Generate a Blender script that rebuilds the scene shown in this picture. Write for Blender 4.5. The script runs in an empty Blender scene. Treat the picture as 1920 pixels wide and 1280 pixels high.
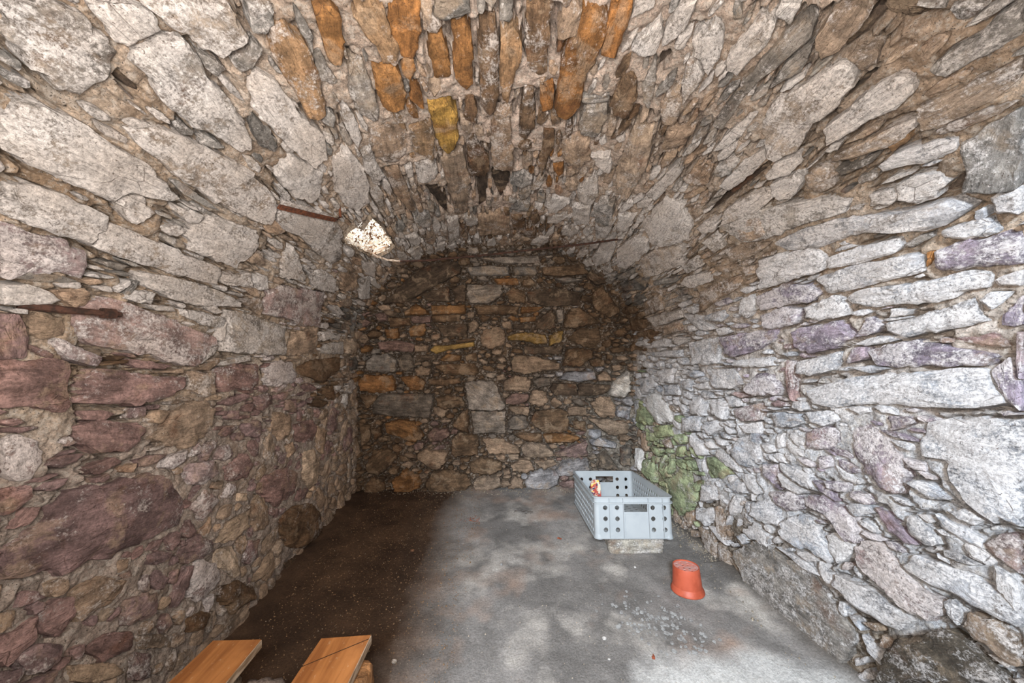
import bpy, bmesh, math, random
import numpy as np
from mathutils import Vector, Matrix
# ------------------------------------------------------------------ camera, light, exposure
sc = bpy.context.scene
COL = sc.collection
cd = bpy.data.cameras.new('camera'); cam = bpy.data.objects.new('camera', cd); COL.objects.link(cam)
cam.location = (0, 0, 1.08); cam.rotation_euler = (math.pi/2, 0, 0)
cd.lens = 12.0; cd.sensor_width = 36.0; cd.shift_y = 10/1920; cd.clip_start = .01
sc.camera = cam
sc.view_settings.view_transform = 'Standard'; sc.view_settings.look = 'None'
sc.view_settings.gamma = 1; sc.view_settings.use_curve_mapping = False
sc.view_settings.exposure = 0.08
w = bpy.data.worlds.new('sky'); sc.world = w; w.use_nodes = True
w.node_tree.nodes['Background'].inputs[0].default_value = (.93, .97, 1, 1)
w.node_tree.nodes['Background'].inputs[1].default_value = 5.0
def area(name, loc, aim, sx, sy, power, col):
    l = bpy.data.lights.new(name, 'AREA'); l.shape = 'RECTANGLE'; l.size = sx; l.size_y = sy
    l.energy = power; l.color = col
    o = bpy.data.objects.new(name, l); COL.objects.link(o); o.location = loc
    o.rotation_euler = (Vector(aim)-Vector(loc)).to_track_quat('-Z', 'Y').to_euler()
    return o
area('doorway_daylight', (-.27, -1.4, 2.02), (.7, 1.9, .4), .42, .42, 225, (.70, .84, 1))
area('added_fill_light', (-.10, -.03, 1.16), (-.05, 1, 1.36), .5, .34, 45, (1, .945, .90))  # added warm fill by the camera to brighten vault and walls
area('vent_daylight', (-1.28, 2.05, 2.12), (-.80, 1.86, 1.60), .30, .30, 60, (1, 1, 1))

# ------------------------------------------------------------------ numeric helpers
R = random.Random(7)
def _h(i, j, k, s):
    n = (i*374761393 + j*668265263 + k*2147483647 + s*974634777) & 0xffffffff
    n = ((n ^ (n >> 13))*1274126177) & 0xffffffff
    return ((n ^ (n >> 16)) & 0xffff)/65535.0
def vn(x, y, z, s=0):
    x = np.asarray(x, float); y = np.asarray(y, float)+x*0; z = np.asarray(z, float)+x*0
    i = np.floor(x).astype(np.int64); j = np.floor(y).astype(np.int64); k = np.floor(z).astype(np.int64)
    a = x-i; b = y-j; c = z-k
    a = a*a*(3-2*a); b = b*b*(3-2*b); c = c*c*(3-2*c)
    def L(p, q, t): return p+(q-p)*t
    return L(L(L(_h(i,j,k,s), _h(i+1,j,k,s), a), L(_h(i,j+1,k,s), _h(i+1,j+1,k,s), a), b),
             L(L(_h(i,j,k+1,s), _h(i+1,j,k+1,s), a), L(_h(i,j+1,k+1,s), _h(i+1,j+1,k+1,s), a), b), c)
def fbm(x, y, z=0., o=4, s=0):
    r = 0; t = 0; A = 1.
    for q in range(o):
        r = r+A*vn(x*2**q, y*2**q, z*2**q, s+q); t += A; A *= .55
    return r/t
# profile of the barrel vault: u runs up the left wall, over the vault and down the right wall
ZS, VB, NN, LA = .95, .92, 2.3, 3.2
UM = 2*ZS+LA
def xl(y): return -.95-.08*y
def xr(y): return 1.25-.11*y
def yb(x): return 2.6+.05*x
def S(u, y):
    u = np.asarray(u, float); y = np.asarray(y, float)+u*0
    a = (xr(y)-xl(y))/2; c = (xr(y)+xl(y))/2
    ph = np.clip((u-ZS)/LA, 0, 1)*math.pi
    co = np.cos(ph); si = np.clip(np.sin(ph), 0, 1)
    x = c-a*np.sign(co)*np.abs(co)**(2/NN)
    z = ZS+VB*si**(2/NN)
    z = np.where(u < ZS, u, np.where(u > ZS+LA, UM-u, z))
    return np.stack([x, y, z], -1)
def SN(u, y):
    e = .012
    du = S(np.asarray(u)+e, y)-S(np.asarray(u)-e, y); dy = S(u, np.asarray(y)+e)-S(u, np.asarray(y)-e)
    n = np.cross(dy, du); n /= np.linalg.norm(n, axis=-1, keepdims=True)
    return n, du, dy
def lin(c): return [((v/255+.055)/1.055)**2.4 if v > 10 else v/255/12.92 for v in c]

# ------------------------------------------------------------------ materials
class NT:
    def __init__(s, name):
        s.m = bpy.data.materials.new(name); s.m.use_nodes = True; s.t = s.m.node_tree; s.n = s.t.nodes
        s.b = s.n['Principled BSDF']; s.b.inputs['Roughness'].default_value = .9
        s.b.inputs['Specular IOR Level'].default_value = .25
    def link(s, a, b): s.t.links.new(a, b)
    def _in(s, nd, i, v):
        if hasattr(v, 'is_output'): s.link(v, nd.inputs[i])
        elif v is not None: nd.inputs[i].default_value = v
    def attr(s, name, out='Color'):
        a = s.n.new('ShaderNodeAttribute'); a.attribute_name = name; return a.outputs[out]
    def coord(s, kind='Object'): return s.n.new('ShaderNodeTexCoord').outputs[kind]
    def mapv(s, v, scale):
        m = s.n.new('ShaderNodeMapping'); m.inputs['Scale'].default_value = scale; s.link(v, m.inputs[0]); return m.outputs[0]
    def noise(s, v, sc_, det=4, rough=.6, dist=0.):
        t = s.n.new('ShaderNodeTexNoise'); s._in(t, 'Vector', v)
        t.inputs['Scale'].default_value = sc_; t.inputs['Detail'].default_value = det
        t.inputs['Roughness'].default_value = rough; t.inputs['Distortion'].default_value = dist
        return t.outputs['Fac']
    def voro(s, v, sc_, feat='F1'):
        t = s.n.new('ShaderNodeTexVoronoi'); t.feature = feat; s._in(t, 'Vector', v); t.inputs['Scale'].default_value = sc_
        return t.outputs['Distance']
    def ramp(s, f, lo, hi, a=0., b=1.):
        m = s.n.new('ShaderNodeMapRange'); m.interpolation_type = 'SMOOTHSTEP'
        s._in(m, 0, f); s._in(m, 1, lo); s._in(m, 2, hi); s._in(m, 3, a); s._in(m, 4, b); return m.outputs[0]
    def math(s, op, a, b=None):
        m = s.n.new('ShaderNodeMath'); m.operation = op; s._in(m, 0, a); s._in(m, 1, b); return m.outputs[0]
    def mix(s, f, a, b, mode='MIX'):
        m = s.n.new('ShaderNodeMix'); m.data_type = 'RGBA'; m.blend_type = mode
        s._in(m, 0, f); s._in(m, 6, a if hasattr(a, 'is_output') else (*a, 1)); s._in(m, 7, b if hasattr(b, 'is_output') else (*b, 1))
        return m.outputs[2]
    def bump(s, h, dist, strength=1., nrm=None):
        b = s.n.new('ShaderNodeBump'); b.inputs['Distance'].default_value = dist; b.inputs['Strength'].default_value = strength
        s.link(h, b.inputs['Height'])
        if nrm is not None: s.link(nrm, b.inputs['Normal'])
        return b.outputs[0]
def stone_material():
    k = NT('weathered_stone'); v = k.attr('rest', 'Vector'); tone = k.attr('tone'); al = k.attr('tone', 'Alpha')
    n1 = k.noise(v, 13, 6, .62, .3); st = k.noise(k.mapv(v, (10, 60, 60)), 1, 5, .65)
    fine = k.noise(v, 130, 6, .8)
    lum = k.ramp(n1, .3, .72, .5, 1.4); c = k.mix(1., tone, lum, 'MULTIPLY')
    c = k.mix(1., c, k.ramp(st, .3, .7, .66, 1.3), 'MULTIPLY')
    rust = k.math('MULTIPLY', k.ramp(k.noise(v, 8, 4, .6), .56, .74), .5)
    c = k.mix(rust, c, lin((120, 76, 48)))
    c = k.mix(k.math('MULTIPLY', k.ramp(k.noise(v, 11, 5, .65, .5), .52, .62), .42), c, lin((172, 148, 122)))
    dirt = k.ramp(k.noise(v, 24, 6, .7), .57, .70)
    c = k.mix(k.math('MULTIPLY', dirt, .5), c, lin((58, 42, 32)))
    wn = k.math('ADD', k.math('ADD', k.math('MULTIPLY', k.noise(v, 17, 8, .72), .45), k.math('MULTIPLY', k.noise(v, 7, 2, .5), .2)), k.math('MULTIPLY', fine, .35))
    th = k.math('SUBTRACT', .735, k.math('MULTIPLY', al, .36))
    mask = k.ramp(wn, th, k.math('ADD', th, .07))
    wc = k.mix(k.ramp(k.noise(v, 7, 3, .5), .35, .7), lin((220, 213, 208)), lin((204, 193, 184)))
    wc = k.mix(.27, wc, tone)
    wc = k.mix(1., wc, k.ramp(st, .3, .62, .80, 1.04), 'MULTIPLY')
    c = k.mix(k.math('MULTIPLY', mask, .93), c, wc)
    pits = k.ramp(k.noise(v, 210, 3, .65), .60, .68)
    zone = k.ramp(k.noise(v, 16, 3, .6), .42, .60)
    c = k.mix(k.math('MULTIPLY', k.math('MULTIPLY', pits, zone), .85), c, lin((84, 64, 50)))
    crk = k.ramp(k.voro(k.mapv(v, (12, 26, 20)), 1, 'DISTANCE_TO_EDGE'), .0, .022)
    crk2 = k.math('MULTIPLY', k.math('SUBTRACT', 1., crk), k.ramp(k.noise(v, 9, 2, .5), .55, .66))
    c = k.mix(k.math('MULTIPLY', crk2, .6), c, lin((70, 52, 40)))
    c = k.mix(1., c, k.ramp(fine, .3, .7, .62, 1.3), 'MULTIPLY')
    k.link(c, k.b.inputs['Base Color'])
    h = k.math('ADD', k.math('MULTIPLY', st, .5), k.math('MULTIPLY', k.noise(v, 34, 8, .72), 1.))
    ledge = k.ramp(k.noise(k.mapv(v, (6, 30, 26)), 1, 4, .55), .475, .525); ledge2 = k.ramp(k.noise(k.mapv(v, (11, 44, 44)), 1, 3, .55), .52, .56)
    b0 = k.bump(k.math('ADD', ledge, k.math('MULTIPLY', ledge2, .6)), .0045, .8)
    b1 = k.bump(h, .015, .95, b0); b2 = k.bump(k.math('SUBTRACT', k.math('ADD', fine, k.math('MULTIPLY', mask, .25)), k.math('ADD', k.math('MULTIPLY', pits, .4), crk2)), .0026, .8, b1)
    k.link(b2, k.b.inputs['Normal'])
    return k.m
def mortar_material():
    k = NT('lime_mortar'); v = k.coord(); tone = k.attr('tone')
    g = k.noise(v, 150, 6, .8); n = k.noise(v, 22, 6, .65); big = k.noise(v, 5, 4, .6)
    c = k.mix(1., tone, k.ramp(n, .3, .7, .62, 1.28), 'MULTIPLY')
    c = k.mix(1., c, k.ramp(g, .32, .68, .52, 1.42), 'MULTIPLY')
    c = k.mix(k.math('MULTIPLY', k.ramp(big, .5, .68), .32), c, lin((152, 122, 92)))
    wm = k.ramp(k.noise(v, 60, 7, .75), .50, .58)
    c = k.mix(k.math('MULTIPLY', wm, .5), c, lin((214, 202, 188)))
    pit = k.ramp(k.noise(v, 240, 3, .65), .60, .66)
    c = k.mix(k.math('MULTIPLY', pit, .85), c, lin((56, 42, 32)))
    k.link(c, k.b.inputs['Base Color'])
    grains = k.voro(v, 170)
    h = k.math('ADD', k.math('MULTIPLY', k.noise(v, 48, 9, .8), 1.), k.math('MULTIPLY', grains, -.25))
    b1 = k.bump(h, .020, .95); b2 = k.bump(k.math('SUBTRACT', g, pit), .004, .8, b1)
    k.link(b2, k.b.inputs['Normal'])
    return k.m
def floor_material():
    k = NT('dusty_concrete_and_earth'); v = k.coord(); tone = k.attr('tone')
    g = k.noise(v, 140, 5, .75); n = k.noise(v, 9, 6, .65)
    c = k.mix(1., tone, k.ramp(n, .3, .7, .8, 1.15), 'MULTIPLY')
    c = k.mix(1., c, k.ramp(g, .3, .7, .72, 1.25), 'MULTIPLY')
    sp = k.ramp(k.voro(v, 70), .0, .13, 1., 0.); c = k.mix(k.math('MULTIPLY', sp, k.ramp(k.noise(v, 31, 2), .55, .65)), c, lin((190, 180, 168)))
    k.link(c, k.b.inputs['Base Color'])
    k.link(k.bump(k.math('ADD', k.noise(v, 60, 7, .75), k.math('MULTIPLY', g, .5)), .006, .8), k.b.inputs['Normal'])
    k.b.inputs['Roughness'].default_value = .8
    return k.m
def simple(name, c1, c2, scale=20, stretch=(1,1,1), rough=.7, bump=.001, metal=0., lo=.4, hi=.62, det=6):
    k = NT(name); v = k.mapv(k.coord(), stretch)
    n = k.noise(v, scale, det, .65); c = k.mix(k.ramp(n, lo, hi), lin(c1), lin(c2))
    k.link(c, k.b.inputs['Base Color']); k.b.inputs['Roughness'].default_value = rough; k.b.inputs['Metallic'].default_value = metal
    k.link(k.bump(n, bump), k.b.inputs['Normal'])
    return k.m
M_STONE = stone_material(); M_MORTAR = mortar_material(); M_FLOOR = floor_material()

# ------------------------------------------------------------------ mesh helpers
def put(name, me, parent=None, mat=None, mw=None):
    o = bpy.data.objects.new(name, me); COL.objects.link(o)
    if parent is not None: o.parent = parent
    if mat is not None and not me.materials: me.materials.append(mat)
    if mw is not None: o.matrix_local = mw
    return o
def tag(o, label, cat, group=None):
    o['label'] = label; o['category'] = cat
    if group: o['group'] = group
    return o
def npmesh(name, V, Fq, tone=None, smooth=True, rest=None):
    me = bpy.data.meshes.new(name); V = np.asarray(V, np.float32)
    me.vertices.add(len(V)); me.vertices.foreach_set('co', V.ravel())
    Fq = np.asarray(Fq, np.int32); k = Fq.shape[1]
    me.loops.add(Fq.size); me.loops.foreach_set('vertex_index', Fq.ravel())
    me.polygons.add(len(Fq)); me.polygons.foreach_set('loop_start', np.arange(0, Fq.size, k, dtype=np.int32))
    me.update(calc_edges=True)
    if smooth: me.polygons.foreach_set('use_smooth', np.ones(len(Fq), bool))
    if tone is not None:
        a = me.attributes.new('tone', 'FLOAT_COLOR', 'POINT'); a.data.foreach_set('color', np.asarray(tone, np.float32).ravel())
    if rest is not None:
        a = me.attributes.new('rest', 'FLOAT_VECTOR', 'POINT'); a.data.foreach_set('vector', np.asarray(rest, np.float32).ravel())
    me.validate(); me.update()
    return me
def grid_faces(nu, nv, keep=None, flip=False):
    i, j = np.meshgrid(np.arange(nu-1), np.arange(nv-1), indexing='ij'); a = (i*nv+j)
    f = np.stack([a, a+1, a+nv+1, a+nv] if not flip else [a, a+nv, a+nv+1, a+1], -1)
    if keep is not None: return f[keep]
    return f.reshape(-1, 4)

# ------------------------------------------------------------------ stone outlines, metres on the wall (mm below)
# T = along the vault profile (u, depth); B = on the back wall (x, height); next letter = kind of stone
STONES = """
Tw 1681,501 1731,531 1749,556 1745,581 1749,601 1736,621 1703,628 1666,629 1616,629 1606,607 1608,584 1617,562 1625,548 1632,534 1630,523
Tw 1774,556 1838,590 1841,610 1833,637 1801,637 1756,619 1754,600 1762,576
Tw 1845,594 1975,654 1973,685 1962,719 1924,726 1890,727 1870,704 1866,674 1854,634
Tw 1785,641 1833,651 1852,666 1847,704 1829,752 1825,809 1817,865 1788,928 1759,958 1731,922 1731,860 1710,813 1710,757 1720,713 1740,676 1739,646
Tw 1894,800 1936,793 1954,830 1951,887 1948,961 1968,1055 1927,1140 1873,1142 1856,1078 1858,980 1853,922 1859,864
Tw 1504,572 1541,575 1559,611 1566,668 1561,722 1552,787 1536,840 1513,892 1495,877 1475,839 1468,788 1433,765 1426,719 1433,669 1437,623 1446,591
Tw 1602,718 1650,755 1670,794 1676,849 1697,920 1705,1003 1689,1120 1662,1176 1580,1213 1561,1144 1557,1036 1559,943 1565,862 1581,793 1588,752
Tw 1749,1075 1838,1062 1856,1121 1873,1206 1817,1280 1754,1301 1737,1211
Td 1697,644 1712,651 1704,676 1700,711 1690,718 1683,697 1682,663
Tw 1440,777 1470,820 1440,860 1389,837 1404,810
Tg 1546,854 1556,878 1546,957 1534,1023 1526,982 1528,905
TO 2016,723 2047,728 2053,760 2067,797 2055,854 2036,928 2012,985 1962,977 1977,890 1981,828 1988,776
Tg 2005,667 2051,685 2031,714 1998,736 1984,714
Tg 2087,697 2092,729 2089,774 2068,812 2072,772 2071,737
To 2120,708 2157,720 2170,747 2126,851 2104,853 2097,819 2109,768
Tg 2066,816 2089,816 2083,866 2090,904 2076,913 2051,880
Tg 1997,991 2028,987 2030,1019 2010,1048 1988,1018
Tg 1899,748 1942,748 1969,727 1977,752 1927,778 1901,773
Td 1552,554 1554,560 1539,574 1524,571 1528,563
Tw 1615,708 1639,715 1650,755 1620,730
Tg 1693,837 1713,865 1717,903 1695,885 1683,849
Tw 1387,608 1399,648 1394,721 1389,779 1350,782 1307,766 1309,689 1320,625
Tw 1638,1194 1704,1231 1757,1376 1773,1491 1726,1634 1623,1775 1556,1758 1574,1561 1603,1397 1587,1273
Tw 1934,1182 2007,1157 2018,1285 2000,1393 1945,1544 1875,1552 1846,1457 1885,1286
Tw 3190,1730 3162,1492 3235,1453 3357,1520 3408,1611 3391,1772 3336,1834
Tl 3599,1268 3582,1160 3602,1005 3639,895 3644,807 3679,787 3703,820 3711,875 3668,964 3663,1030 3672,1129 3647,1232
Tw 3427,1433 3428,1279 3472,1134 3511,1019 3545,979 3578,1008 3563,1149 3568,1278 3549,1366
Tt 846,999 888,1041 904,1128 863,1195 803,1183 776,1133 760,1088 786,1015 819,983
Tp 897,781 901,829 877,930 843,949 803,909 812,858 855,801
Tv 4344,1279 4306,1221 4306,1172 4350,1172 4381,1202 4393,1269
Tl 4232,935 4206,893 4196,833 4190,776 4426,776 4434,816 4412,864 4374,888 4319,904 4324,950 4286,946
Tv 4284,1126 4263,1073 4286,1032 4348,1000 4391,990 4445,1000 4455,1038 4411,1088 4352,1118
TO 2200,732 2259,746 2258,822 2269,864 2250,891 2218,893 2217,850 2200,797 2192,753
To 2266,747 2333,760 2323,822 2310,873 2285,895 2265,884 2266,843 2254,807
Ts 2364,765 2422,772 2428,793 2399,807 2370,805 2354,792
To 2387,823 2413,817 2427,837 2429,903 2429,1013 2413,1032 2388,994 2384,925 2395,878
To 2338,853 2367,844 2373,901 2377,966 2371,978 2335,974 2332,899
Tb 2445,829 2476,827 2484,876 2483,936 2491,1047 2486,1125 2468,1145 2449,1089 2445,975 2441,893
TO 2487,861 2508,833 2526,867 2529,938 2519,993 2514,1094 2501,1078 2491,992 2489,919
Tb 2527,782 2561,778 2559,825 2567,909 2575,974 2561,990 2547,974 2533,898 2529,829
To 2595,882 2610,856 2607,801 2630,792 2655,798 2669,842 2666,882 2665,932 2662,1001 2676,1110 2650,1148 2614,1125 2607,1070 2605,979
To 2655,786 2693,770 2701,820 2705,872 2705,904 2672,903 2665,852
Tw 2733,853 2760,794 2782,830 2792,884 2757,901 2733,884
Td 2803,897 2822,885 2840,905 2827,956
Tb 2747,975 2763,959 2783,974 2813,1043 2820,1121 2774,1117 2749,1074
To 2267,896 2293,897 2290,936 2270,968 2258,934
To 2187,889 2246,907 2253,983 2235,1065 2208,1063 2172,1034 2181,953
Tg 2135,876 2173,862 2168,929 2169,989 2158,1060 2134,1082 2104,1034 2105,948
Ty 2303,1070 2369,1066 2381,1112 2379,1221 2368,1305 2335,1332 2310,1278 2306,1165
Tb 2412,1069 2431,1068 2437,1129 2434,1187 2404,1159 2400,1132
Tb 2543,1034 2557,1034 2568,1127 2577,1209 2563,1286 2548,1260 2543,1127
Tb 2425,1250 2461,1369 2481,1494 2463,1554 2402,1551 2407,1399 2401,1300
Tt 2476,1196 2523,1171 2533,1281 2550,1513 2493,1495 2480,1347
Tb 2603,1237 2632,1235 2645,1309 2641,1421 2643,1553 2611,1452 2613,1347
Tt 2103,1119 2171,1116 2211,1170 2200,1281 2147,1327 2094,1308 2081,1217
TO 2232,1159 2302,1154 2299,1263 2278,1375 2239,1322 2218,1289
Tw 2040,1213 2082,1196 2068,1317 2076,1390 2016,1420 2022,1297
Tw 2075,968 2084,1025 2070,1138 2039,1180 2038,1119 2047,1029
Tt 2665,1295 2739,1248 2786,1388 2760,1465 2695,1412
Tt 2853,1146 2926,1173 2965,1272 3010,1415 3034,1599 2969,1574 2898,1424 2872,1260
Tw 3084,1519 3075,1262 3119,1304 3141,1519
Tt 2305,1372 2391,1333 2397,1496 2409,1561 2381,1966 2323,1997 2313,1673
Td 2208,1587 2264,1597 2294,1788 2281,2031 2253,1909
Tt 2086,1356 2142,1377 2137,1561 2124,1795 2098,1774 2074,1568
Tw 2206,1384 2276,1388 2285,1491 2246,1554 2194,1528
Tb 2574,2048 2621,2043 2661,2250 2598,2278
Tw 2802,1649 2837,1482 2911,1649 2911,1752 2851,1766
To 2669,1473 2703,1452 2718,1523 2705,1558
Tg 2667,1072 2739,1045 2744,1075 2686,1093
Td 2436,1583 2476,1589 2475,1912 2442,1957
Td 2493,1526 2543,1544 2547,1720 2531,1870 2490,1642
Tg 2807,995 2796,893 2840,992 2864,1073 2837,1051
Tt 2878,1037 2891,950 2949,1041 2964,1118 2927,1117
Tg 2483,776 2504,777 2501,824 2482,814
To 2569,1034 2593,1013 2610,1117 2584,1127
Tt 2482,1142 2520,1127 2524,1162 2488,1188
Tw 2785,1363 2841,1330 2884,1445 2812,1406
Tt 2333,760 2357,768 2350,791 2369,821 2351,841 2330,823
Tt 2607,801 2615,851 2589,867 2577,872 2575,802 2585,777 2602,777
Tw 2830,1821 2916,1793 2977,2004 2907,2062
Tg 2925,1765 3000,1687 3075,1906 3019,1993
Tw 2946,851 2945,767 2954,743 2981,751 2998,779 2999,831 3004,894 2969,880
Tg 3061,1065 3034,930 3023,847 3020,775 3024,723 3054,732 3070,755 3066,802 3059,875 3066,975 3095,1053
Tw 2966,735 2956,716 2995,703 3009,729 3011,748
Tt 3076,744 3064,700 3087,670 3121,677 3133,718 3142,761 3129,782 3093,767
Td 3145,760 3136,720 3131,684 3151,682 3161,725 3159,766
Tw 3167,981 3139,913 3150,833 3153,810 3164,763 3205,764 3239,795 3253,837 3262,882 3268,920 3313,995 3297,1054 3264,1051
Tt 3164,759 3171,733 3201,721 3226,738 3217,762
Td 3271,917 3265,853 3249,799 3234,742 3255,763 3267,826 3285,913
Tw 3294,905 3280,823 3271,773 3277,734 3304,726 3335,743 3355,776 3346,820 3344,869 3344,926
Td 3123,669 3145,653 3200,640 3225,628 3221,648 3198,674 3161,684 3141,679
Tw 3215,620 3222,610 3256,593 3260,610 3255,626
Tw 3165,637 3204,619 3217,624 3203,632 3169,642
Tg 3308,699 3293,663 3298,630 3290,594 3292,574 3345,598 3347,624 3342,663 3346,695
Tt 3396,954 3386,939 3390,819 3399,773 3423,782 3439,827 3434,861 3417,921
Tt 3382,765 3381,712 3388,660 3391,617 3432,634 3443,665 3448,705 3452,753 3442,788
Ts 3428,960 3440,904 3444,862 3459,882 3457,957
Tw 3264,1260 3235,1129 3242,1051 3276,1069 3295,1148 3305,1255
Td 3359,1496 3314,1273 3297,1158 3295,1071 3317,1090 3332,1221 3349,1355
Tw 3426,1404 3373,1338 3364,1208 3393,1157 3422,1157 3439,1236 3437,1309
Tt 3396,1033 3398,980 3446,961 3483,996 3477,1039 3434,1052
Tw 3368,1124 3375,1047 3405,1044 3449,1091 3444,1139 3409,1148
Tw 3385,1025 3366,960 3366,950 3383,997
Tl 3479,884 3467,848 3476,779 3495,746 3525,758 3526,800 3511,843 3500,882
Tg 3517,747 3498,706 3487,654 3664,710 3662,747 3642,790 3614,782 3590,761 3547,758
Tw 3548,881 3546,848 3564,805 3597,799 3624,830 3624,871 3598,894
Tw 3549,942 3562,891 3586,884 3603,908 3586,949
Td 3624,830 3588,779 3596,767 3630,792 3632,817
Tt 3146,1335 3134,1253 3186,1220 3225,1274 3195,1332
Tl 3667,757 3669,711 3731,727 3714,754
Tl 3691,788 3692,766 3715,772 3726,792
Tw 2849,830 2866,780 2899,793 2929,846 2940,908 2879,872
Tw 2896,955 2872,890 2885,881 2933,911 2938,972 2938,1022
Tg 2878,737 2902,743 2914,763 2903,771 2885,751
Tg 3484,932 3492,894 3512,904 3506,943
Tt 3251,684 3249,654 3269,650 3289,681 3282,699
TO 3422,843 3418,799 3445,799 3458,843
Tw 1302,772 1372,783 1373,826 1363,911 1350,1017 1345,1136 1278,1137 1280,1043 1282,950 1290,879 1293,819
Tq 1310,628 1300,662 1298,724 1283,731 1289,762 1251,775 1218,771 1223,735 1220,689 1200,671 1184,651
Tw 1410,984 1445,973 1501,1017 1520,1083 1523,1105 1533,1193 1476,1244 1418,1224 1363,1201 1357,1154 1373,1086 1371,1002
Tg 1195,667 1216,687 1217,736 1211,769 1199,730
Tw 1196,728 1209,770 1194,773 1188,741
Tw 1177,652 1186,695 1178,719 1161,743 1145,709 1140,657
Tt 1177,737 1191,770 1187,795 1160,793 1146,771 1162,749
Tq 1115,775 1150,784 1182,822 1173,890 1152,972 1116,1086 1090,1191 1066,1195 1043,1159 998,1119 1014,1035 1036,947 1055,872 1059,823 1075,793
Tw 1264,901 1271,953 1269,1047 1263,1146 1233,1266 1213,1282 1205,1189 1195,1095 1201,1006 1228,910
Tw 1193,1234 1189,1329 1153,1591 1022,1605 1033,1404 1042,1230 1118,1244
Tq 1307,1411 1345,1464 1354,1599 1381,1845 1247,1875 1174,1910 1169,1692 1195,1563 1198,1417
Tt 1131,1673 1162,1894 1033,1909 1019,1728 1021,1619
Tw 1321,1155 1360,1276 1302,1305 1283,1178
Tw 1358,1298 1372,1353 1310,1387 1300,1337
Tw 1449,1396 1543,1407 1495,1505 1435,1586 1411,1621 1380,1455
Tw 1449,1639 1501,1697 1489,1873 1402,1914 1387,1707
Tt 1402,1225 1462,1274 1408,1325 1396,1256
Tt 1569,1212 1607,1230 1591,1311 1558,1284 1543,1233
Tw 1182,879 1211,900 1214,948 1180,936
Tw 1206,849 1237,876 1228,883 1195,855
Tg 1195,872 1238,894 1237,901 1198,885
Tp 1121,660 1123,685 1095,696 1035,704 1034,667
Tt 1113,699 1130,711 1122,754 1082,759 1078,728 1080,704
Tq 1067,738 1078,750 1047,810 1034,841 1015,827 1032,776
Tp 1063,704 1055,727 1040,750 1035,741 1048,713
Tp 1029,667 1032,720 1029,773 1014,779 983,775 943,777 937,765 947,722 953,684 957,669
Tp 990,809 1009,823 999,902 980,1002 974,1080 949,1061 930,1003 923,950 932,876 950,782 960,782 961,806
Tt 987,1099 977,1194 920,1191 912,1142 944,1100
Tp 981,1210 999,1287 993,1418 940,1430 908,1387 923,1219
Tq 983,1501 998,1538 990,1667 940,1707 905,1699 906,1502 937,1465
Tb 966,1731 992,1836 998,2218 933,2220 877,1978 936,1765
Tw 1176,1042 1173,1115 1163,1217 1130,1216 1126,1147 1154,1046
Tw 1186,1119 1202,1166 1182,1203 1173,1174
Tw 1177,936 1178,1011 1165,1020 1161,960
Tt 1242,1277 1268,1384 1213,1406 1187,1392
Tw 1123,1201 1151,1228 1079,1225 1078,1201
Tt 989,1148 1024,1215 1007,1217 983,1171
Tw 1007,1217 1027,1372 1007,1374 996,1226
Tp 1028,909 1017,979 1005,1036 997,1001 1006,924
Tb 1018,838 1026,905 1018,901 1014,842
Tt 993,996 996,1067 984,1067 988,1002
Tg 1005,1133 1048,1158 1063,1203 1042,1198
Tw 1072,1964 1091,2241 1013,2258 1023,1994
Tw 1143,1943 1154,2051 1118,2138 1092,1980
Tp 777,1355 775,1430 735,1442 699,1408 727,1355
Tp 691,1699 681,1875 617,1935 562,1875 607,1715
Tp 874,1419 878,1502 827,1527 811,1442
Tp 843,1270 836,1307 802,1307 818,1261
Tb 843,1999 837,2141 747,2141 777,2022
Tp 826,1638 823,1715 751,1715 777,1623
Tp 918,921 912,955 888,950 889,921
Tt 784,1540 742,1668 663,1668 644,1580 715,1527
TP 729,749 753,774 740,830 732,899 719,963 693,1017 625,1064 559,1071 536,1044 543,975 547,909 545,861 568,809 570,764 601,743 602,716 614,686 617,669 672,669 684,704 700,729
Tp 802,669 792,713 767,713 746,686 747,669
Tt 511,790 516,830 508,856 460,904 439,889 441,839 437,801 476,793
Tp 499,729 521,739 505,786 469,790 445,774 433,756 472,736
Tp 569,692 579,707 541,736 543,716 551,695
Tp 406,899 404,930 369,986 316,981 319,941 348,899
Tq 327,1108 371,1131 335,1189 262,1225 231,1198 239,1139 274,1100
Tp 290,1037 354,1050 377,1100 368,1115 318,1093 281,1057
TT 302,1207 361,1216 342,1273 264,1314 199,1320 208,1283 258,1253
TT 387,1207 441,1253 422,1370 358,1370 354,1304 366,1244
TT 529,1775 512,1899 419,1945 314,1922 317,1835 425,1775
Tb 180,1600 282,1584 299,1665 222,1877 111,1968 9,1945 29,1794 124,1632
TT 125,1393 142,1456 177,1483 169,1524 88,1539 54,1510
Tb 219,1225 186,1304 100,1393 51,1393 80,1283 169,1225
Tb 215,1086 199,1139 160,1172 132,1147 164,1093
Tp 242,1336 295,1381 268,1443 208,1418 205,1370
Tp 526,1456 506,1632 439,1737 353,1700 352,1554 449,1456
TT 518,1314 499,1358 467,1358 487,1314
Tp 493,963 489,999 454,1037 438,1024 465,963
Tp 489,884 485,914 461,919 472,894
Tq 682,1078 706,1100 683,1189 631,1216 620,1139 638,1093
Tp 359,809 359,861 315,919 271,914 297,852
Tt 295,930 205,1037 175,1030 248,941
Tq 900,669 902,692 881,723 832,729 805,710 807,686 829,669
Tb 58,1615 12,1737 -17,1718 0,1632
Tp 452,692 448,729 409,764 380,756 391,713
Tt 557,672 551,689 517,686 519,669
TT 341,793 275,870 221,899 259,834 307,790
Tl 3652,1363 3652,1260 3669,1148 3713,1130 3758,1152 3771,1246 3780,1413 3708,1395
Tl 3719,1124 3708,1043 3712,930 3740,935 3757,956 3763,1037 3759,1135
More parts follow.
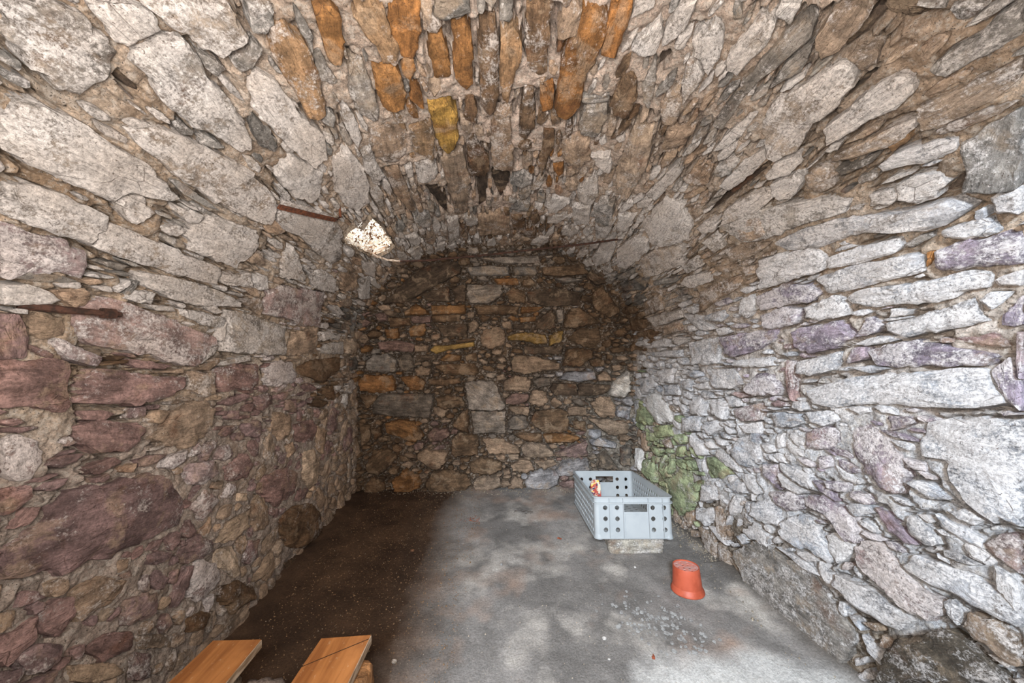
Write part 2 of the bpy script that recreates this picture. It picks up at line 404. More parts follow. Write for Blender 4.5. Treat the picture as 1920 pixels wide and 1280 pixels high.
Tl 3786,1186 3769,1063 3770,917 3787,899 3829,909 3837,993 3849,1085 3852,1157
Tv 3779,873 3763,827 3770,736 3847,750 3841,803 3836,869 3819,884
Tl 3723,848 3716,815 3720,771 3744,764 3761,768 3762,804 3744,851
Tl 3877,1113 3853,1066 3858,977 3856,883 3843,833 3856,800 3880,799 3897,807 3900,843 3919,877 3919,948 3917,1050 3898,1096
Tl 3971,1018 3962,963 3941,894 3920,834 3958,827 3981,818 3996,867 4002,929 4016,973 4004,1000 3988,1020
Tv 3814,1444 3787,1317 3803,1210 3844,1185 3873,1224 3875,1315 3882,1448
Tl 3891,1251 3859,1136 3895,1119 3938,1131 3945,1195 3933,1257
Tv 3907,1446 3879,1346 3896,1269 3944,1294 3968,1366 3963,1450
Tv 3985,1327 3967,1263 3955,1150 4012,1114 4040,1150 4065,1262 4046,1316
Tv 3994,1720 3976,1527 3967,1382 4018,1424 4054,1481 4087,1626 4072,1695
Tl 4097,1320 4070,1223 4057,1157 4101,1165 4125,1213 4133,1265 4131,1321
Tv 4056,1078 4035,1025 4021,965 4041,908 4049,859 4065,807 4085,831 4088,893 4092,966 4099,1011 4092,1061
Tp 4020,882 4017,844 4007,817 4037,797 4043,790 4041,817 4034,852
Tl 4185,1279 4151,1214 4129,1127 4112,1008 4094,894 4091,831 4122,826 4143,809 4153,804 4172,850 4184,929 4195,1053 4212,1122 4232,1184 4228,1252
Tv 4090,1137 4051,1123 4040,1082 4072,1084 4089,1121
Tl 4018,1985 3994,1733 4120,1741 4129,1948
Tl 4145,1829 4136,1629 4191,1585 4227,1675 4230,1774
Tv 4215,1575 4141,1496 4143,1433 4191,1383 4215,1399 4241,1524
Tl 4123,1640 4101,1627 4081,1430 4113,1423 4124,1524
Tp 4093,1369 4092,1342 4146,1336 4233,1329 4209,1351 4153,1367
Tq 4316,1629 4268,1496 4337,1486 4366,1585 4350,1629
Tl 4295,1433 4281,1321 4309,1293 4333,1336 4349,1407
Tl 4267,1286 4241,1184 4267,1160 4301,1214 4296,1265
Tv 3991,799 3966,794 3923,762 3993,769 3997,781
Tv 4009,781 4009,771 4111,776 4083,784
Tv 4096,823 4064,796 4090,787 4105,787 4130,776 4169,776 4142,804 4121,812
Tl 4035,1117 4013,1064 4009,1009 4016,973 4030,1025 4038,1076
Tl 3927,823 3907,803 3913,772 3932,785 3956,809
Tl 3928,1003 3939,959 3953,973 3955,1011
To 3775,893 3775,877 3802,889 3819,903
Tl 4105,1137 4097,1071 4101,1016 4116,1081
Tl 3841,1980 3867,1847 3946,1748 3959,1791 3939,1872
Tt 3663,1451 3665,1383 3706,1403 3706,1454
Tt 3549,1480 3562,1337 3593,1274 3618,1353 3618,1495
Tt 3464,1357 3471,1251 3554,1259 3558,1334 3537,1383
Tt 3733,1770 3696,1551 3695,1478 3754,1516 3809,1713 3849,1811
Tw 3466,1563 3451,1468 3540,1474 3541,1541
Tl 4338,1981 4293,1887 4330,1815 4396,1857 4397,1965
Tl 4309,1801 4280,1736 4298,1675 4382,1698 4370,1774
Tl 4446,2049 4405,1902 4481,1887 4526,2049
Tl 4448,1872 4398,1774 4432,1723 4492,1815
Tv 4228,1026 4218,975 4235,963 4269,1017
Tl 4388,1607 4350,1496 4399,1486 4413,1575
Tl 3880,798 3870,781 3864,753 3902,759 3896,790
Tg 3736,930 3721,892 3718,860 3735,872 3752,919
Tl 3817,1532 3801,1467 3879,1475 3908,1522 3886,1567
Tv 4012,1109 3956,1071 3945,1055 3976,1028 4007,1073
Tl 4455,1615 4389,1501 4471,1480 4520,1470 4563,1545 4569,1615 4523,1652
Tl 4494,1393 4488,1333 4496,1269 4537,1262 4540,1232 4548,1269 4543,1333 4523,1384
Tl 4536,1398 4554,1349 4566,1284 4583,1308 4584,1375
Tv 4528,1470 4508,1412 4552,1398 4583,1412 4571,1470
Tv 4624,1431 4590,1333 4599,1284 4633,1292 4668,1349 4665,1412
Tv 4586,1288 4551,1225 4563,1159 4582,1128 4617,1108 4658,1111 4668,1140 4624,1172 4609,1225 4614,1284
Tl 4734,1384 4676,1333 4652,1269 4677,1232 4722,1198 4752,1178 4778,1198 4771,1269 4793,1333 4782,1384
Tl 4683,1205 4648,1165 4681,1128 4706,1125 4757,1165 4734,1194
Tq 4678,1122 4629,1082 4623,1040 4648,1011 4679,987 4695,952 4698,911 4727,907 4771,935 4782,978 4764,1015 4749,1045 4743,1082 4726,1116
Tl 4645,987 4605,961 4597,911 4592,856 4592,820 4612,777 4662,777 4664,814 4662,856 4663,900 4664,948 4665,983
Tl 4846,1185 4802,1172 4786,1099 4792,1045 4791,996 4798,969 4832,983 4853,1015 4863,1066 4864,1116 4848,1159
Tg 5019,1640 4898,1545 4867,1460 4861,1367 4853,1269 4886,1211 4928,1165 4945,1128 4975,1116 5057,1134 5099,1159 5108,1198 5124,1300 5135,1431 5097,1545 5045,1591
Tt 4732,874 4690,860 4674,820 4675,777 4753,777 4758,808 4744,846
TS 4969,1025 4880,1006 4830,961 4763,900 4769,863 4785,827 4809,802 5039,1035
Tl 4877,1591 4805,1523 4816,1460 4870,1450 4883,1534
Tl 4842,1403 4832,1333 4823,1269 4842,1225 4856,1269 4848,1333
Tl 4787,1870 4738,1776 4808,1747 4862,1853
Tt 4863,1776 4822,1733 4879,1705 4981,1692 4982,1747
Tl 4514,992 4493,961 4520,927 4548,919 4565,939 4554,969
Tv 4520,1066 4520,1040 4548,1001 4577,961 4587,987 4573,1025
Tl 4548,1140 4522,1099 4538,1066 4567,1099 4569,1128
Tl 4452,900 4428,860 4441,827 4461,846 4466,874
Tq 4498,833 4457,802 4457,777 4534,777 4528,796 4515,820
Tl 4469,923 4481,874 4490,836 4512,840 4512,874 4499,907
Tl 4547,817 4552,796 4571,777 4630,777 4607,802 4585,817
Tv 4417,1232 4399,1198 4439,1191 4458,1225
Tl 4382,1403 4367,1375 4420,1367 4436,1393
Tl 4427,1178 4441,1140 4456,1093 4469,1111 4461,1159
Tl 4695,907 4676,889 4701,874 4735,878 4729,896
Tt 4902,1045 4895,1015 4927,1025 4943,1050
Tl 4721,1534 4661,1440 4689,1393 4747,1393 4773,1460 4775,1534
Tv 4496,1211 4469,1128 4508,1140 4518,1198
Tl 5087,1111 5030,1077 5057,1066 5102,1099
Tl 4557,907 4553,874 4554,836 4569,860 4574,900
Tt 5229,1719 5157,1591 5187,1556 5221,1640
Tm 4842,2288 4799,2214 4848,2172 4883,2243
Tm 4731,1960 4699,1853 4719,1853 4740,1926
Tm 4896,2214 4767,2079 4739,1982 4813,1948 4869,1916 4972,1982 5035,2066 5004,2131 4949,2185
Tl 4778,1863 4757,1795 4799,1758 4824,1776 4860,1863
TW 4798,2622 4785,2544 4939,2534 4942,2622
Tm 4853,2525 4824,2384 4895,2319 4953,2335 4961,2470 4945,2525
Tt 5003,2017 4961,1960 4993,1937 5066,1982
Tl 4920,1905 4862,1795 4902,1758 4981,1833 4983,1905
Tl 4970,1814 4944,1740 4994,1672 4997,1731
Tw 1669,2014 1717,2133 1629,2300 1610,2157
Tw 1948,2328 2042,2295 2043,2423 1951,2496
Tw 1558,2175 1614,2252 1456,2453 1429,2309
Tt 1616,2443 1719,2448 1606,2548
Tt 1537,1899 1579,2083 1469,2199 1430,2019
TT 1108,2235 1114,2481 1026,2506 1006,2347
Tw 3170,2436 3125,2131 3135,1984 3222,2130 3279,2323 3252,2508
Tw 3241,2137 3230,1879 3310,1839 3365,1933 3400,2234 3353,2302
Tw 3401,2089 3376,1927 3425,1677 3535,1775 3539,1975 3532,2154
Tg 3425,2442 3425,2167 3462,2215 3473,2448
Tg 3576,2111 3599,1869 3628,1909 3605,2116
Tt 3711,2343 3678,2115 3784,2145 3811,2386
Tw 3827,2371 3812,1974 3864,1989 3902,2290
Tt 3918,2231 3879,2021 3942,2018 3968,2226
Ts 3487,2467 3530,2107 3608,2231 3558,2526
Tt 2433,2036 2530,2022 2569,2078 2587,2372 2441,2397
Tw 3011,1974 3035,1817 3081,1847 3122,2065 3081,2152
Tw 3064,1764 3133,1692 3175,1870 3132,1927
Tl 4079,2408 4059,2052 4097,2047 4105,2340
TW 4377,2462 4334,2341 4387,2211 4490,2151 4538,2319 4462,2437
Tm 4491,2597 4454,2462 4499,2365 4572,2413 4581,2569
Tl 4273,2597 4215,2388 4285,2341 4371,2514
Tl 4185,2319 4150,2132 4247,2151 4254,2274
Tb 3816,2638 3838,2402 3906,2436 3910,2630
Tl 4275,2253 4252,2094 4310,2076 4331,2232
Tm 4579,2388 4521,2191 4580,2151 4642,2341
Tw 2268,2055 2332,2003 2322,2350 2242,2457
Ts 1315,2357 1125,2410 1216,2349
Bd -953,1400 -854,1515 -712,1646 -598,1705 -427,1722 -384,1679 -398,1635 -541,1561 -670,1488 -812,1415
Bw -268,1753 198,1773 213,1722 -50,1712
Bg -340,1679 -196,1695 -21,1683 -21,1624 -311,1621
Bg 8,1683 184,1692 184,1627 22,1625
Bd -448,1519 -355,1556 -355,1418 -427,1417
Bg -340,1548 -80,1551 -80,1478 -167,1412 -326,1411
Bd -670,1473 -484,1540 -470,1424 -627,1423
Bo -805,1343 -712,1401 -627,1344 -627,1322 -805,1314
Bo -606,1387 -355,1396 -355,1331 -598,1322
Bb -283,1389 -80,1398 52,1384 37,1325 -254,1324
Bo 66,1384 243,1385 184,1348 66,1333
Bb -925,1299 -769,1300 -762,1243 -910,1228
Bp -755,1307 -613,1312 -613,1265 -748,1257
Bb -606,1315 -384,1323 -398,1273 -598,1265
Bo -946,1213 -854,1221 -847,1142 -939,1142
Bo -776,1199 -741,1243 -655,1250 -655,1171 -755,1156
Bd -570,1243 -340,1258 -340,1157 -513,1157
Bt -333,1258 -283,1280 -246,1244 -283,1193 -326,1186
Bt -239,1157 -196,1215 -80,1230 -50,1172 -65,1099 -152,1062 -225,1084
By -36,1157 37,1187 154,1187 257,1172 265,1106 184,1099 96,1128 -21,1128
By 280,1158 331,1195 390,1202 383,1114 287,1092
Bd 169,1216 198,1290 302,1363 331,1319 331,1231 243,1209
Bb 405,1276 435,1364 509,1379 629,1306 674,1262 509,1232 405,1231
Bb 413,1143 509,1217 659,1225 689,1158 644,1070 539,1084
Bg 339,1364 390,1371 390,1261 353,1261
Bo 52,1304 184,1311 176,1275 66,1267
Bd 8,1252 154,1260 147,1216 15,1216
Bt -80,1267 -7,1274 -7,1216 -65,1223
Bp -1009,1113 -854,1127 -734,1099 -741,1041 -981,1056
Bt -727,1096 -627,1089 -641,1041 -734,1041
By -620,1055 -584,1091 -484,1091 -283,1121 -283,1084 -484,1055 -570,1026
Bb -427,1128 -283,1150 -275,1128 -412,1106
Bd 96,1084 390,1077 376,1025 96,1026
Bt -7,967 22,1011 169,1011 361,952 361,908 213,894 96,872 8,894
Bb 390,937 420,1055 509,1070 614,1055 614,996 509,930
Bg -1093,956 -1037,1020 -939,1027 -868,984 -875,898 -981,891 -1079,913
Bs -854,984 -812,1027 -755,1027 -734,940 -783,897 -840,912
Bd -719,1019 -556,1019 -570,983 -719,976
Bo -548,983 -484,1026 -384,1015 -384,976 -513,969
Bb -355,1012 -268,1041 -268,975 -340,975
Bb -584,940 -427,954 -283,954 -246,895 -283,866 -513,875
Bt -727,911 -684,933 -613,911 -627,868 -712,868
Bo -1142,827 -1093,870 -910,862 -875,826 -882,754 -995,733 -1135,756
Bo -847,854 -712,868 -655,810 -670,753 -755,753
Bb -627,839 -398,845 -384,809 -484,788 -613,796
Bs -1037,655 -981,726 -797,732 -584,723 -620,550 -840,560 -1037,583
Bw -355,794 -311,823 -138,822 -109,749 -50,632 -65,603 -225,597 -326,605
Bt -50,822 22,865 140,835 140,777 110,740 -65,749
Bs 162,821 213,850 294,842 287,791 198,769
Bl 361,834 420,886 629,892 644,833 509,812
Bt 659,863 719,892 764,847 764,818 674,818
Bd 287,761 316,798 494,797 494,708 331,710
Bd 509,797 614,796 764,785 734,729 644,703 509,708
BW 794,817 899,891 914,743 869,691 756,699
Bp -50,676 8,726 125,718 118,674 37,639 -43,647
Bt 125,674 169,747 257,732 280,659 228,630 140,638
Bt 287,658 324,695 390,643 331,614
Bs 450,672 509,686 591,641 509,627
Bt 614,641 674,700 764,684 801,610 794,551 689,537 636,582
Bb -570,694 -513,716 -369,700 -355,635 -513,607 -563,636
Bb -448,491 -398,577 -333,613 -333,431 -427,476
Bg -311,591 -50,588 -50,428 -283,423 -297,503
Bt -29,617 37,631 132,616 125,557 22,573
Bb 140,513 184,593 331,607 420,584 435,510 420,437 257,424 184,469
Bt 428,613 480,620 569,612 569,553 435,554
Bs -29,515 8,551 110,550 125,484 66,441 -21,457
Bo -946,511 -854,538 -741,523 -663,407 -727,364 -854,409 -939,439
Bp -641,421 -584,463 -484,462 -470,419 -527,369 -613,370
Bb -463,375 -398,432 -268,409 -254,372 -261,263 -455,259
Bt -225,386 -80,384 52,310 52,273 -167,269 -196,328
Bb 22,412 96,426 228,417 228,351 96,367
Bo 250,409 390,422 524,384 465,348 250,351
Bt 66,309 140,352 243,336 309,276 302,240 154,235 81,265
Bp 331,261 435,304 576,361 576,243 435,230
Bl 599,361 674,382 809,335 794,299 614,323
Bt 591,523 719,529 899,490 899,416 764,395 689,448
Bl 809,595 839,624 914,609 899,520 809,550
Bb -1086,212 -1023,311 -910,317 -854,251 -939,167 -1009,125 -1072,155
Bt -712,278 -655,313 -484,289 -498,216 -556,152 -641,190 -698,234
Bb -333,199 -225,241 -80,209 -80,151 -196,110 -311,141
Bt -7,179 52,215 140,213 162,147 96,119 8,135
Bt 169,205 316,218 346,180 243,145
Bl 331,129 390,209 584,213 599,139 465,97 346,99
Bs 659,153 689,256 719,278 794,180 824,135
Bs 839,298 914,327 914,163 839,164
Bb -655,61 -598,132 -484,158 -340,112 -311,54 -340,3 -484,-15 -627,2
Bt -297,39 -254,96 -94,93 -80,20 -196,-14 -283,-5
Bt -29,4 22,98 81,61 81,2
Bl 103,45 140,118 257,138 353,114 353,26 243,-1 110,9
Bp 361,26 420,54 480,53 480,1 376,11
Bb -1093,55 -1051,111 -953,66 -939,9 -1009,-11 -1093,-2
Bo -896,80 -797,164 -698,105 -684,32 -783,-9 -882,8
Bb -1135,727 -1009,719 -1009,669 -1079,619
Tm 4437,2584 4534,2429 4585,2469 4595,2646
Bb -1135,513 -1058,498 -1058,383 -1121,341
Bb -1051,469 -981,482 -967,425 -1023,383
Bt -584,622 -470,614 -527,549 -584,579
Bd 110,1494 316,1525 524,1497 524,1401 243,1392 125,1421
Bb -50,1493 8,1530 103,1494 96,1413 -21,1420
Bb 614,1483 689,1558 839,1351 749,1307 629,1380
Bo -138,1594 37,1603 52,1552 -109,1551
Bb 74,1581 140,1611 184,1568 140,1524 81,1538
Bg 316,1599 420,1614 539,1593 420,1570
Bb 228,1686 539,1719 584,1645 390,1621 243,1627
Bd 599,1660 689,1617 734,1573 659,1558 584,1616
Bl 243,872 331,871 316,849 250,850
Bs 383,923 569,922 539,893 405,893
Bl 316,1011 383,1011 383,981 324,981
Bb 749,1070 869,1084 869,1040 779,1032
Bb 465,510 569,509 569,435 480,451
Bt -123,254 -50,260 -50,224 -109,225
Bt -29,260 52,258 52,222 -21,223
"""
KIND = {  # colour, share of limewash, roundness, height
 'w': ((172,158,144), .90, .10, 13), 'q': ((168,144,138), .80, .2, 13), 'p': ((144,117,111), .55, .35, 11), 'P': ((138,110,104), .60, .4, 8),
 'o': ((150,104,60), .50, .12, 15), 'O': ((158,126,94), .62, .10, 12), 'y': ((162,128,66), .25, .12, 18), 'b': ((112,88,66), .36, .3, 15),
 'd': ((78,66,56), .10, .1, 8), 's': ((116,109,101), .28, .15, 15), 'g': ((146,138,129), .66, .10, 12), 't': ((168,144,122), .60, .3, 12),
 'T': ((190,166,142), .42, .5, 14), 'l': ((182,180,181), .88, .3, 16), 'v': ((156,140,148), .78, .3, 16), 'm': ((158,164,126), .55, .4, 14),
 'W': ((236,232,224), 1., .4, 22), 'S': ((84,74,62), .76, .5, 35)}
stones = []           # (surface, kind, outline in m)
for ln in STONES.strip().split('\n'):
    p = ln.split(); stones.append((p[0][0], p[0][1], np.array([[float(c) for c in q.split(',')] for q in p[1:]])/1000))
HOLE = np.array([(1723, 1670), (1772, 1653), (1814, 1661), (1826, 1725), (1903, 1671), (1914, 1788), (1905, 1975), (1899, 2099), (1836, 2128), (1759, 2092), (1741, 1983), (1721, 1835), (1708, 1726)])/1000

CELL = .004; U0, Y0 = -.02, .44; BX0, BZ0 = -1.25, -.02
OT = np.zeros((int((UM+.04)/CELL), int(2.3/CELL)), bool); OB = np.zeros((int(2.4/CELL), int(2.0/CELL)), bool)
def inside(poly, X, Y):
    r = np.zeros(X.shape, bool); n = len(poly)
    for i in range(n):
        x1, y1 = poly[i]; x2, y2 = poly[(i+1) % n]
        if y1 == y2: continue
        c = ((y1 > Y) != (y2 > Y)) & (X < (x2-x1)*(Y-y1)/(y2-y1)+x1); r ^= c
    return r
def window(s, poly, pad=0.):
    O, a0, b0 = (OT, U0, Y0) if s == 'T' else (OB, BX0, BZ0)
    lo = poly.min(0)-pad; hi = poly.max(0)+pad
    i0 = max(0, int((lo[0]-a0)/CELL)); i1 = min(O.shape[0], int((hi[0]-a0)/CELL)+2)
    j0 = max(0, int((lo[1]-b0)/CELL)); j1 = min(O.shape[1], int((hi[1]-b0)/CELL)+2)
    if i1 <= i0 or j1 <= j0: return None
    X, Y = np.meshgrid(a0+np.arange(i0, i1)*CELL, b0+np.arange(j0, j1)*CELL, indexing='ij')
    return O[i0:i1, j0:j1], X, Y
for s, k, P in stones:
    w_ = window(s, P)
    if w_: w_[0][inside(P, w_[1], w_[2])] = True
OD = np.zeros(OT.shape, np.float32)          # deep open joints of the vault
for s, k, P in stones:
    if s == 'T' and k == 'd':
        w_ = window(s, P); q0 = int(round((w_[1][0, 0]-U0)/CELL)); q1 = int(round((w_[2][0, 0]-Y0)/CELL))
        OD[q0:q0+w_[0].shape[0], q1:q1+w_[0].shape[1]][inside(P, w_[1], w_[2])] = 1
w_ = window('T', HOLE, .03); w_[0][inside((HOLE-HOLE.mean(0))*1.12+HOLE.mean(0), w_[1], w_[2])] = True
traced = [(s, k, P.mean(0)) for s, k, P in stones]
TT = np.array([c for s, k, c in traced if s == 'T']); TK = [k for s, k, c in traced if s == 'T']
BT = np.array([c for s, k, c in traced if s == 'B']); BK = [k for s, k, c in traced if s == 'B']
def yend(u): return yb(S(u, 2.6)[..., 0])
def fill(s, sizes):
    for L, tries in sizes:
        for _ in range(tries):
            if s == 'T':
                c = np.array([R.uniform(.0, UM), R.uniform(.5, 2.62)])
                if c[1] > yend(c[0])-.005: continue
                low = c[0] < .75 or c[0] > UM-.45
                ang = math.pi/2+R.gauss(0, .12) if not low else R.uniform(0, math.pi)
                asp = R.uniform(.2, .55) if not low else R.uniform(.5, .85)
                if c[0] > UM-.8: ang += .25; asp = R.uniform(.28, .6)
            else:
                c = np.array([R.uniform(-1.17, 1.0), R.uniform(0, 1.84)])
                ang = R.gauss(0, .15); asp = R.uniform(.35, .75)
            l = L*R.uniform(.8, 1.15)
            n = R.choice((4, 5, 5, 6, 7)); ph = R.uniform(0, 6.28); pts = []
            for i in range(n):
                t = ph+(i+R.uniform(-.25, .25))*6.283/n; rr = R.uniform(.78, 1.25)
                x = math.cos(t)*rr*l; y = math.sin(t)*rr*l*asp
                pts.append((c[0]+x*math.cos(ang)-y*math.sin(ang), c[1]+x*math.sin(ang)+y*math.cos(ang)))
            P = np.array(pts); big = (P-c)*(1+.0022/(l*asp))+c
            w_ = window(s, big)
            if w_ is None: continue
            m = inside(big, w_[1], w_[2])
            if (w_[0] & m).any(): continue
            w_[0][inside(P, w_[1], w_[2])] = True
            A, K = (TT, TK) if s == 'T' else (BT, BK)
            near = np.argsort(((A-c)**2).sum(1))[:3]
            k = K[near[R.choice((0, 0, 1, 2))]]
            if k in 'WSyPT': k = 't'
            if s == 'T' and c[0] < .75 and k == 'b': k = 't'
            if k == 'o' and R.random() < .6: k = 't'
            if k == 'd' and R.random() < .5: k = 'g' if s == 'T' else 'b'
            stones.append((s, k, P))
fill('T', [(.10, 600), (.075, 1500), (.055, 2500), (.04, 4200), (.028, 6500), (.019, 6000)])
fill('B', [(.05, 1200), (.035, 2500), (.025, 3200), (.017, 2600)])

# ------------------------------------------------------------------ mortar colour by place (limewash left on it, earth, moss; back wall's lit corner painted in)
def mortar_tone(u, y, s='T'):
    n = fbm(u*5, y*5, 0., 4, 31)
    def c(*v): return np.array(lin(v))
    def L(a, b, t): return a+(b-a)*np.clip(t, 0, 1)[..., None]
    if s == 'B':
        r = L(c(112,92,74), c(86,70,54), n*1.2); r = L(r, c(150,140,126), (u-.1)/.9*np.clip((1.15-y)/.4, 0, 1))  # paler lower right paints the doorway light on the back wall
    else:
        o = np.ones(np.shape(u)+(3,))
        r = L(c(160,136,112)*o, c(192,172,152)*o, (n-.3)*2.2)
        r = L(r, c(194,172,156)*o, 1-np.abs(u-2.55)/.9)
        r = L(r, c(172,154,140)*o, (.95-u)/.15)
        r = L(r, c(194,182,172)*o, (u-3.75)/.35)
        r = L(r, c(206,202,200)*o, (u-4.1)/.25)
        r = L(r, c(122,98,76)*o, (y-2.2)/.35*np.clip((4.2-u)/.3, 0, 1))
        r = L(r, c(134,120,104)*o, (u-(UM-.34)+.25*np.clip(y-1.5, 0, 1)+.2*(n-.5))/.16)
        r = L(r, c(164,170,130)*o, 2.5*(fbm(u*6, y*6, 0., 3, 5)-.3)*np.clip(1-np.hypot((u-(UM-.27))/.34, (y-2.3)/.26), 0, 1)*1.6)
    return np.concatenate([r, np.ones(r.shape[:-1]+(1,))], -1)

# ------------------------------------------------------------------ mortar shells
def crack_field(O):
    d = O.copy(); ring = np.zeros(O.shape, np.float32)
    for q in range(4):
        e = d.copy(); e[1:] |= d[:-1]; e[:-1] |= d[1:]; e[:, 1:] |= d[:, :-1]; e[:, :-1] |= d[:, 1:]
        ring[e & ~d] = (1., .9, .55, .2)[q]; d = e
    return ring
RT, RB = crack_field(OT), crack_field(OB)
def sample(Rg, a, b, a0, b0):
    i = np.clip(((a-a0)/CELL).round().astype(int), 0, Rg.shape[0]-1); j = np.clip(((b-b0)/CELL).round().astype(int), 0, Rg.shape[1]-1)
    return Rg[i, j]
def structure(name, me, mat=M_MORTAR, parent=None):
    o = put(name, me, parent, mat); o['kind'] = 'structure'; return o
def tunnel_shell(name, ua, ub):
    us = np.linspace(ua, ub, max(2, int((ub-ua)/.0058)))
    ys = np.concatenate([np.linspace(-.05, .44, 14)[:-1], np.arange(.44, 2.84, .0062)])
    U, Y = np.meshgrid(us, ys, indexing='ij')
    P = S(U, Y); N, _, _ = SN(U, Y)
    rough = fbm(U*9, Y*9, 0., 3, 1)-.5; fine = fbm(U*55, Y*55, 0., 3, 9)-.5
    h = rough*.028+fine*.015+(fbm(U*26, Y*26, 0., 2, 19)-.5)*.012-.004
    cr = sample(RT, U, Y, U0, Y0); where = np.clip((fbm(U*7, Y*7, 0., 3, 77)-.44+.05*(U > 4.0))*9, 0, 1)*np.clip((U-.7)/.15, .25, 1)
    h = h-cr*where*.045*(Y > .44)
    occ = sample(OT, U, Y, U0, Y0); h = np.where(occ & (Y > .45), np.minimum(h, .0)-.006, h)-.05*sample(OD, U, Y, U0, Y0)
    h = h*np.clip((Y-.0)/.2, 0, 1)
    P = P+N*h[..., None]
    cu = (U[:-1, :-1]+U[1:, 1:])/2; cy = (Y[:-1, :-1]+Y[1:, 1:])/2
    keep = ~inside(HOLE, cu, cy)
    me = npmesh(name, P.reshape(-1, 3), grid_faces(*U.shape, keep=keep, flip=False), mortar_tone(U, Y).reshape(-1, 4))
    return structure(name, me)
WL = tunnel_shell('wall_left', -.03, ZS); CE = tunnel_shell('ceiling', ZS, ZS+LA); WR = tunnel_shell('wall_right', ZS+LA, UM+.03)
def back_shell():
    xs = np.arange(-1.3, 1.12, .0062); zs = np.arange(-.03, 1.97, .0062)
    X, Z = np.meshgrid(xs, zs, indexing='ij')
    h = (fbm(X*8, Z*8, 5., 3, 3)-.5)*.03+(fbm(X*45, Z*45, 2., 3, 4)-.5)*.016-.006
    cr = sample(RB, X, Z, BX0, BZ0); where = np.clip((fbm(X*7, Z*7, 0., 3, 78)-.36)*8, 0, 1)
    h = h-cr*where*.04-.008; occ = sample(OB, X, Z, BX0, BZ0); h = np.where(occ, np.minimum(h, 0)-.006, h)
    P = np.stack([X, yb(X)-h, Z], -1)
    me = npmesh('wall_back', P.reshape(-1, 3), grid_faces(*X.shape, flip=True), mortar_tone(X, Z, 'B').reshape(-1, 4))
    return structure('wall_back', me)
WB = back_shell()

# ------------------------------------------------------------------ floor
def floor_h(X, Y): return (fbm(X*4, Y*4, 0., 4, 50)-.5)*.016+(fbm(X*30, Y*30, 0., 3, 51)-.5)*.0035
def make_floor():
    xs = np.arange(-1.4, 1.45, .009); ys = np.arange(-.1, 2.85, .009)
    X, Y = np.meshgrid(xs, ys, indexing='ij'); Z = floor_h(X, Y)
    Z = Z+.02*np.clip(1-(xr(Y)-X)/.12, 0, 1)*(Y < 1.7)+.03*np.clip(1-(X-xl(Y))/.09, 0, 1)*fbm(X*9, Y*9, 0., 2, 6)
    def c(*v): return np.array(lin(v))*np.ones(X.shape+(1,))
    def L(a, b, t): return a+(b-a)*np.clip(t, 0, 1)[..., None]
    n = fbm(X*3.2, Y*2.4, 0., 5, 61); n2 = fbm(X*6, Y*6, 3., 5, 62)
    r = L(c(138,132,126), c(108,103,98), (n-.35)*3)
    r = L(r, c(170,162,152), (n2-.52)*4)
    r = L(r, c(142,122,108), (fbm(X*5, Y*5, 8., 4, 64)-.58)*4)
    r = L(r, c(184,180,174), 5*(.52-np.hypot((X-.75)/1.05, (Y-1.02)/.42)+.35*(n2-.5)))  # pale ellipse paints the strongest doorway light into the floor colour
    # damp bare earth on the left, its dark tone also painting the doorway shadow
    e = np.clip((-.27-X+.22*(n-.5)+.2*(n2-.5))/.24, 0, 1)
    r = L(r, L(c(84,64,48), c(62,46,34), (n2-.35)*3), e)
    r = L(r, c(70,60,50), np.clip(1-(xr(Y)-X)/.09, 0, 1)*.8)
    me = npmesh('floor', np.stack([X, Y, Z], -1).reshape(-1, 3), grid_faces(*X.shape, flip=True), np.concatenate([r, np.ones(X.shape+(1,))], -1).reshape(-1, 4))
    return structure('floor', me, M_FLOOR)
FL = make_floor()

# ------------------------------------------------------------------ entrance side, behind the camera
def curve_solid(name, splines, depth, bevel=0.):
    cu = bpy.data.curves.new(name, 'CURVE'); cu.dimensions = '2D'; cu.fill_mode = 'BOTH'; cu.extrude = depth/2; cu.bevel_depth = bevel
    for pts in splines:
        sp = cu.splines.new('POLY'); sp.points.add(len(pts)-1); sp.use_cyclic_u = True
        for i, p in enumerate(pts): sp.points[i].co = (p[0], p[1], 0, 1)
    o = bpy.data.objects.new(name, cu); COL.objects.link(o)
    dg = bpy.context.evaluated_depsgraph_get(); dg.update()
    me = bpy.data.meshes.new_from_object(o.evaluated_get(dg)); me.name = name
    bpy.data.objects.remove(o); bpy.data.curves.remove(cu)
    return me
M_PLAIN = simple('rough_grey_render', (120,112,102), (92,84,76), 8, rough=.95, bump=.01)
me = curve_solid('wall_front', [[(-1.5,-.1),(1.6,-.1),(1.6,2.3),(-1.5,2.3)], [(-.31,.02),(1.05,.02),(1.05,1.86),(-.31,1.47)]], .05)
o = structure('wall_front', me, M_PLAIN); o.matrix_world = Matrix.Translation((0, -.075, 0)) @ Matrix.Rotation(math.pi/2, 4, 'X')
for nm, a, b in (('sky_blocker_1', (-1.5,-2.4,-.1), (-1.4,-.1,2.6)), ('sky_blocker_2', (1.5,-2.4,-.1), (1.6,-.1,2.6)), ('sky_blocker_3', (-1.5,-2.5,-.1), (1.6,-2.4,2.6)), ('sky_blocker_4', (-1.5,-2.4,2.5), (1.6,-.1,2.6)), ('sky_blocker_5', (-1.5,-2.4,-.1), (1.6,-.1,-.02))):  # unseen closed box added behind the entrance to block the sky light
    bm = bmesh.new(); bmesh.ops.create_cube(bm, size=1)
    for v in bm.verts: v.co = [(a[i]+b[i])/2+v.co[i]*(b[i]-a[i]) for i in range(3)]
    me = bpy.data.meshes.new(nm); bm.to_mesh(me); bm.free(); structure(nm, me, M_PLAIN)

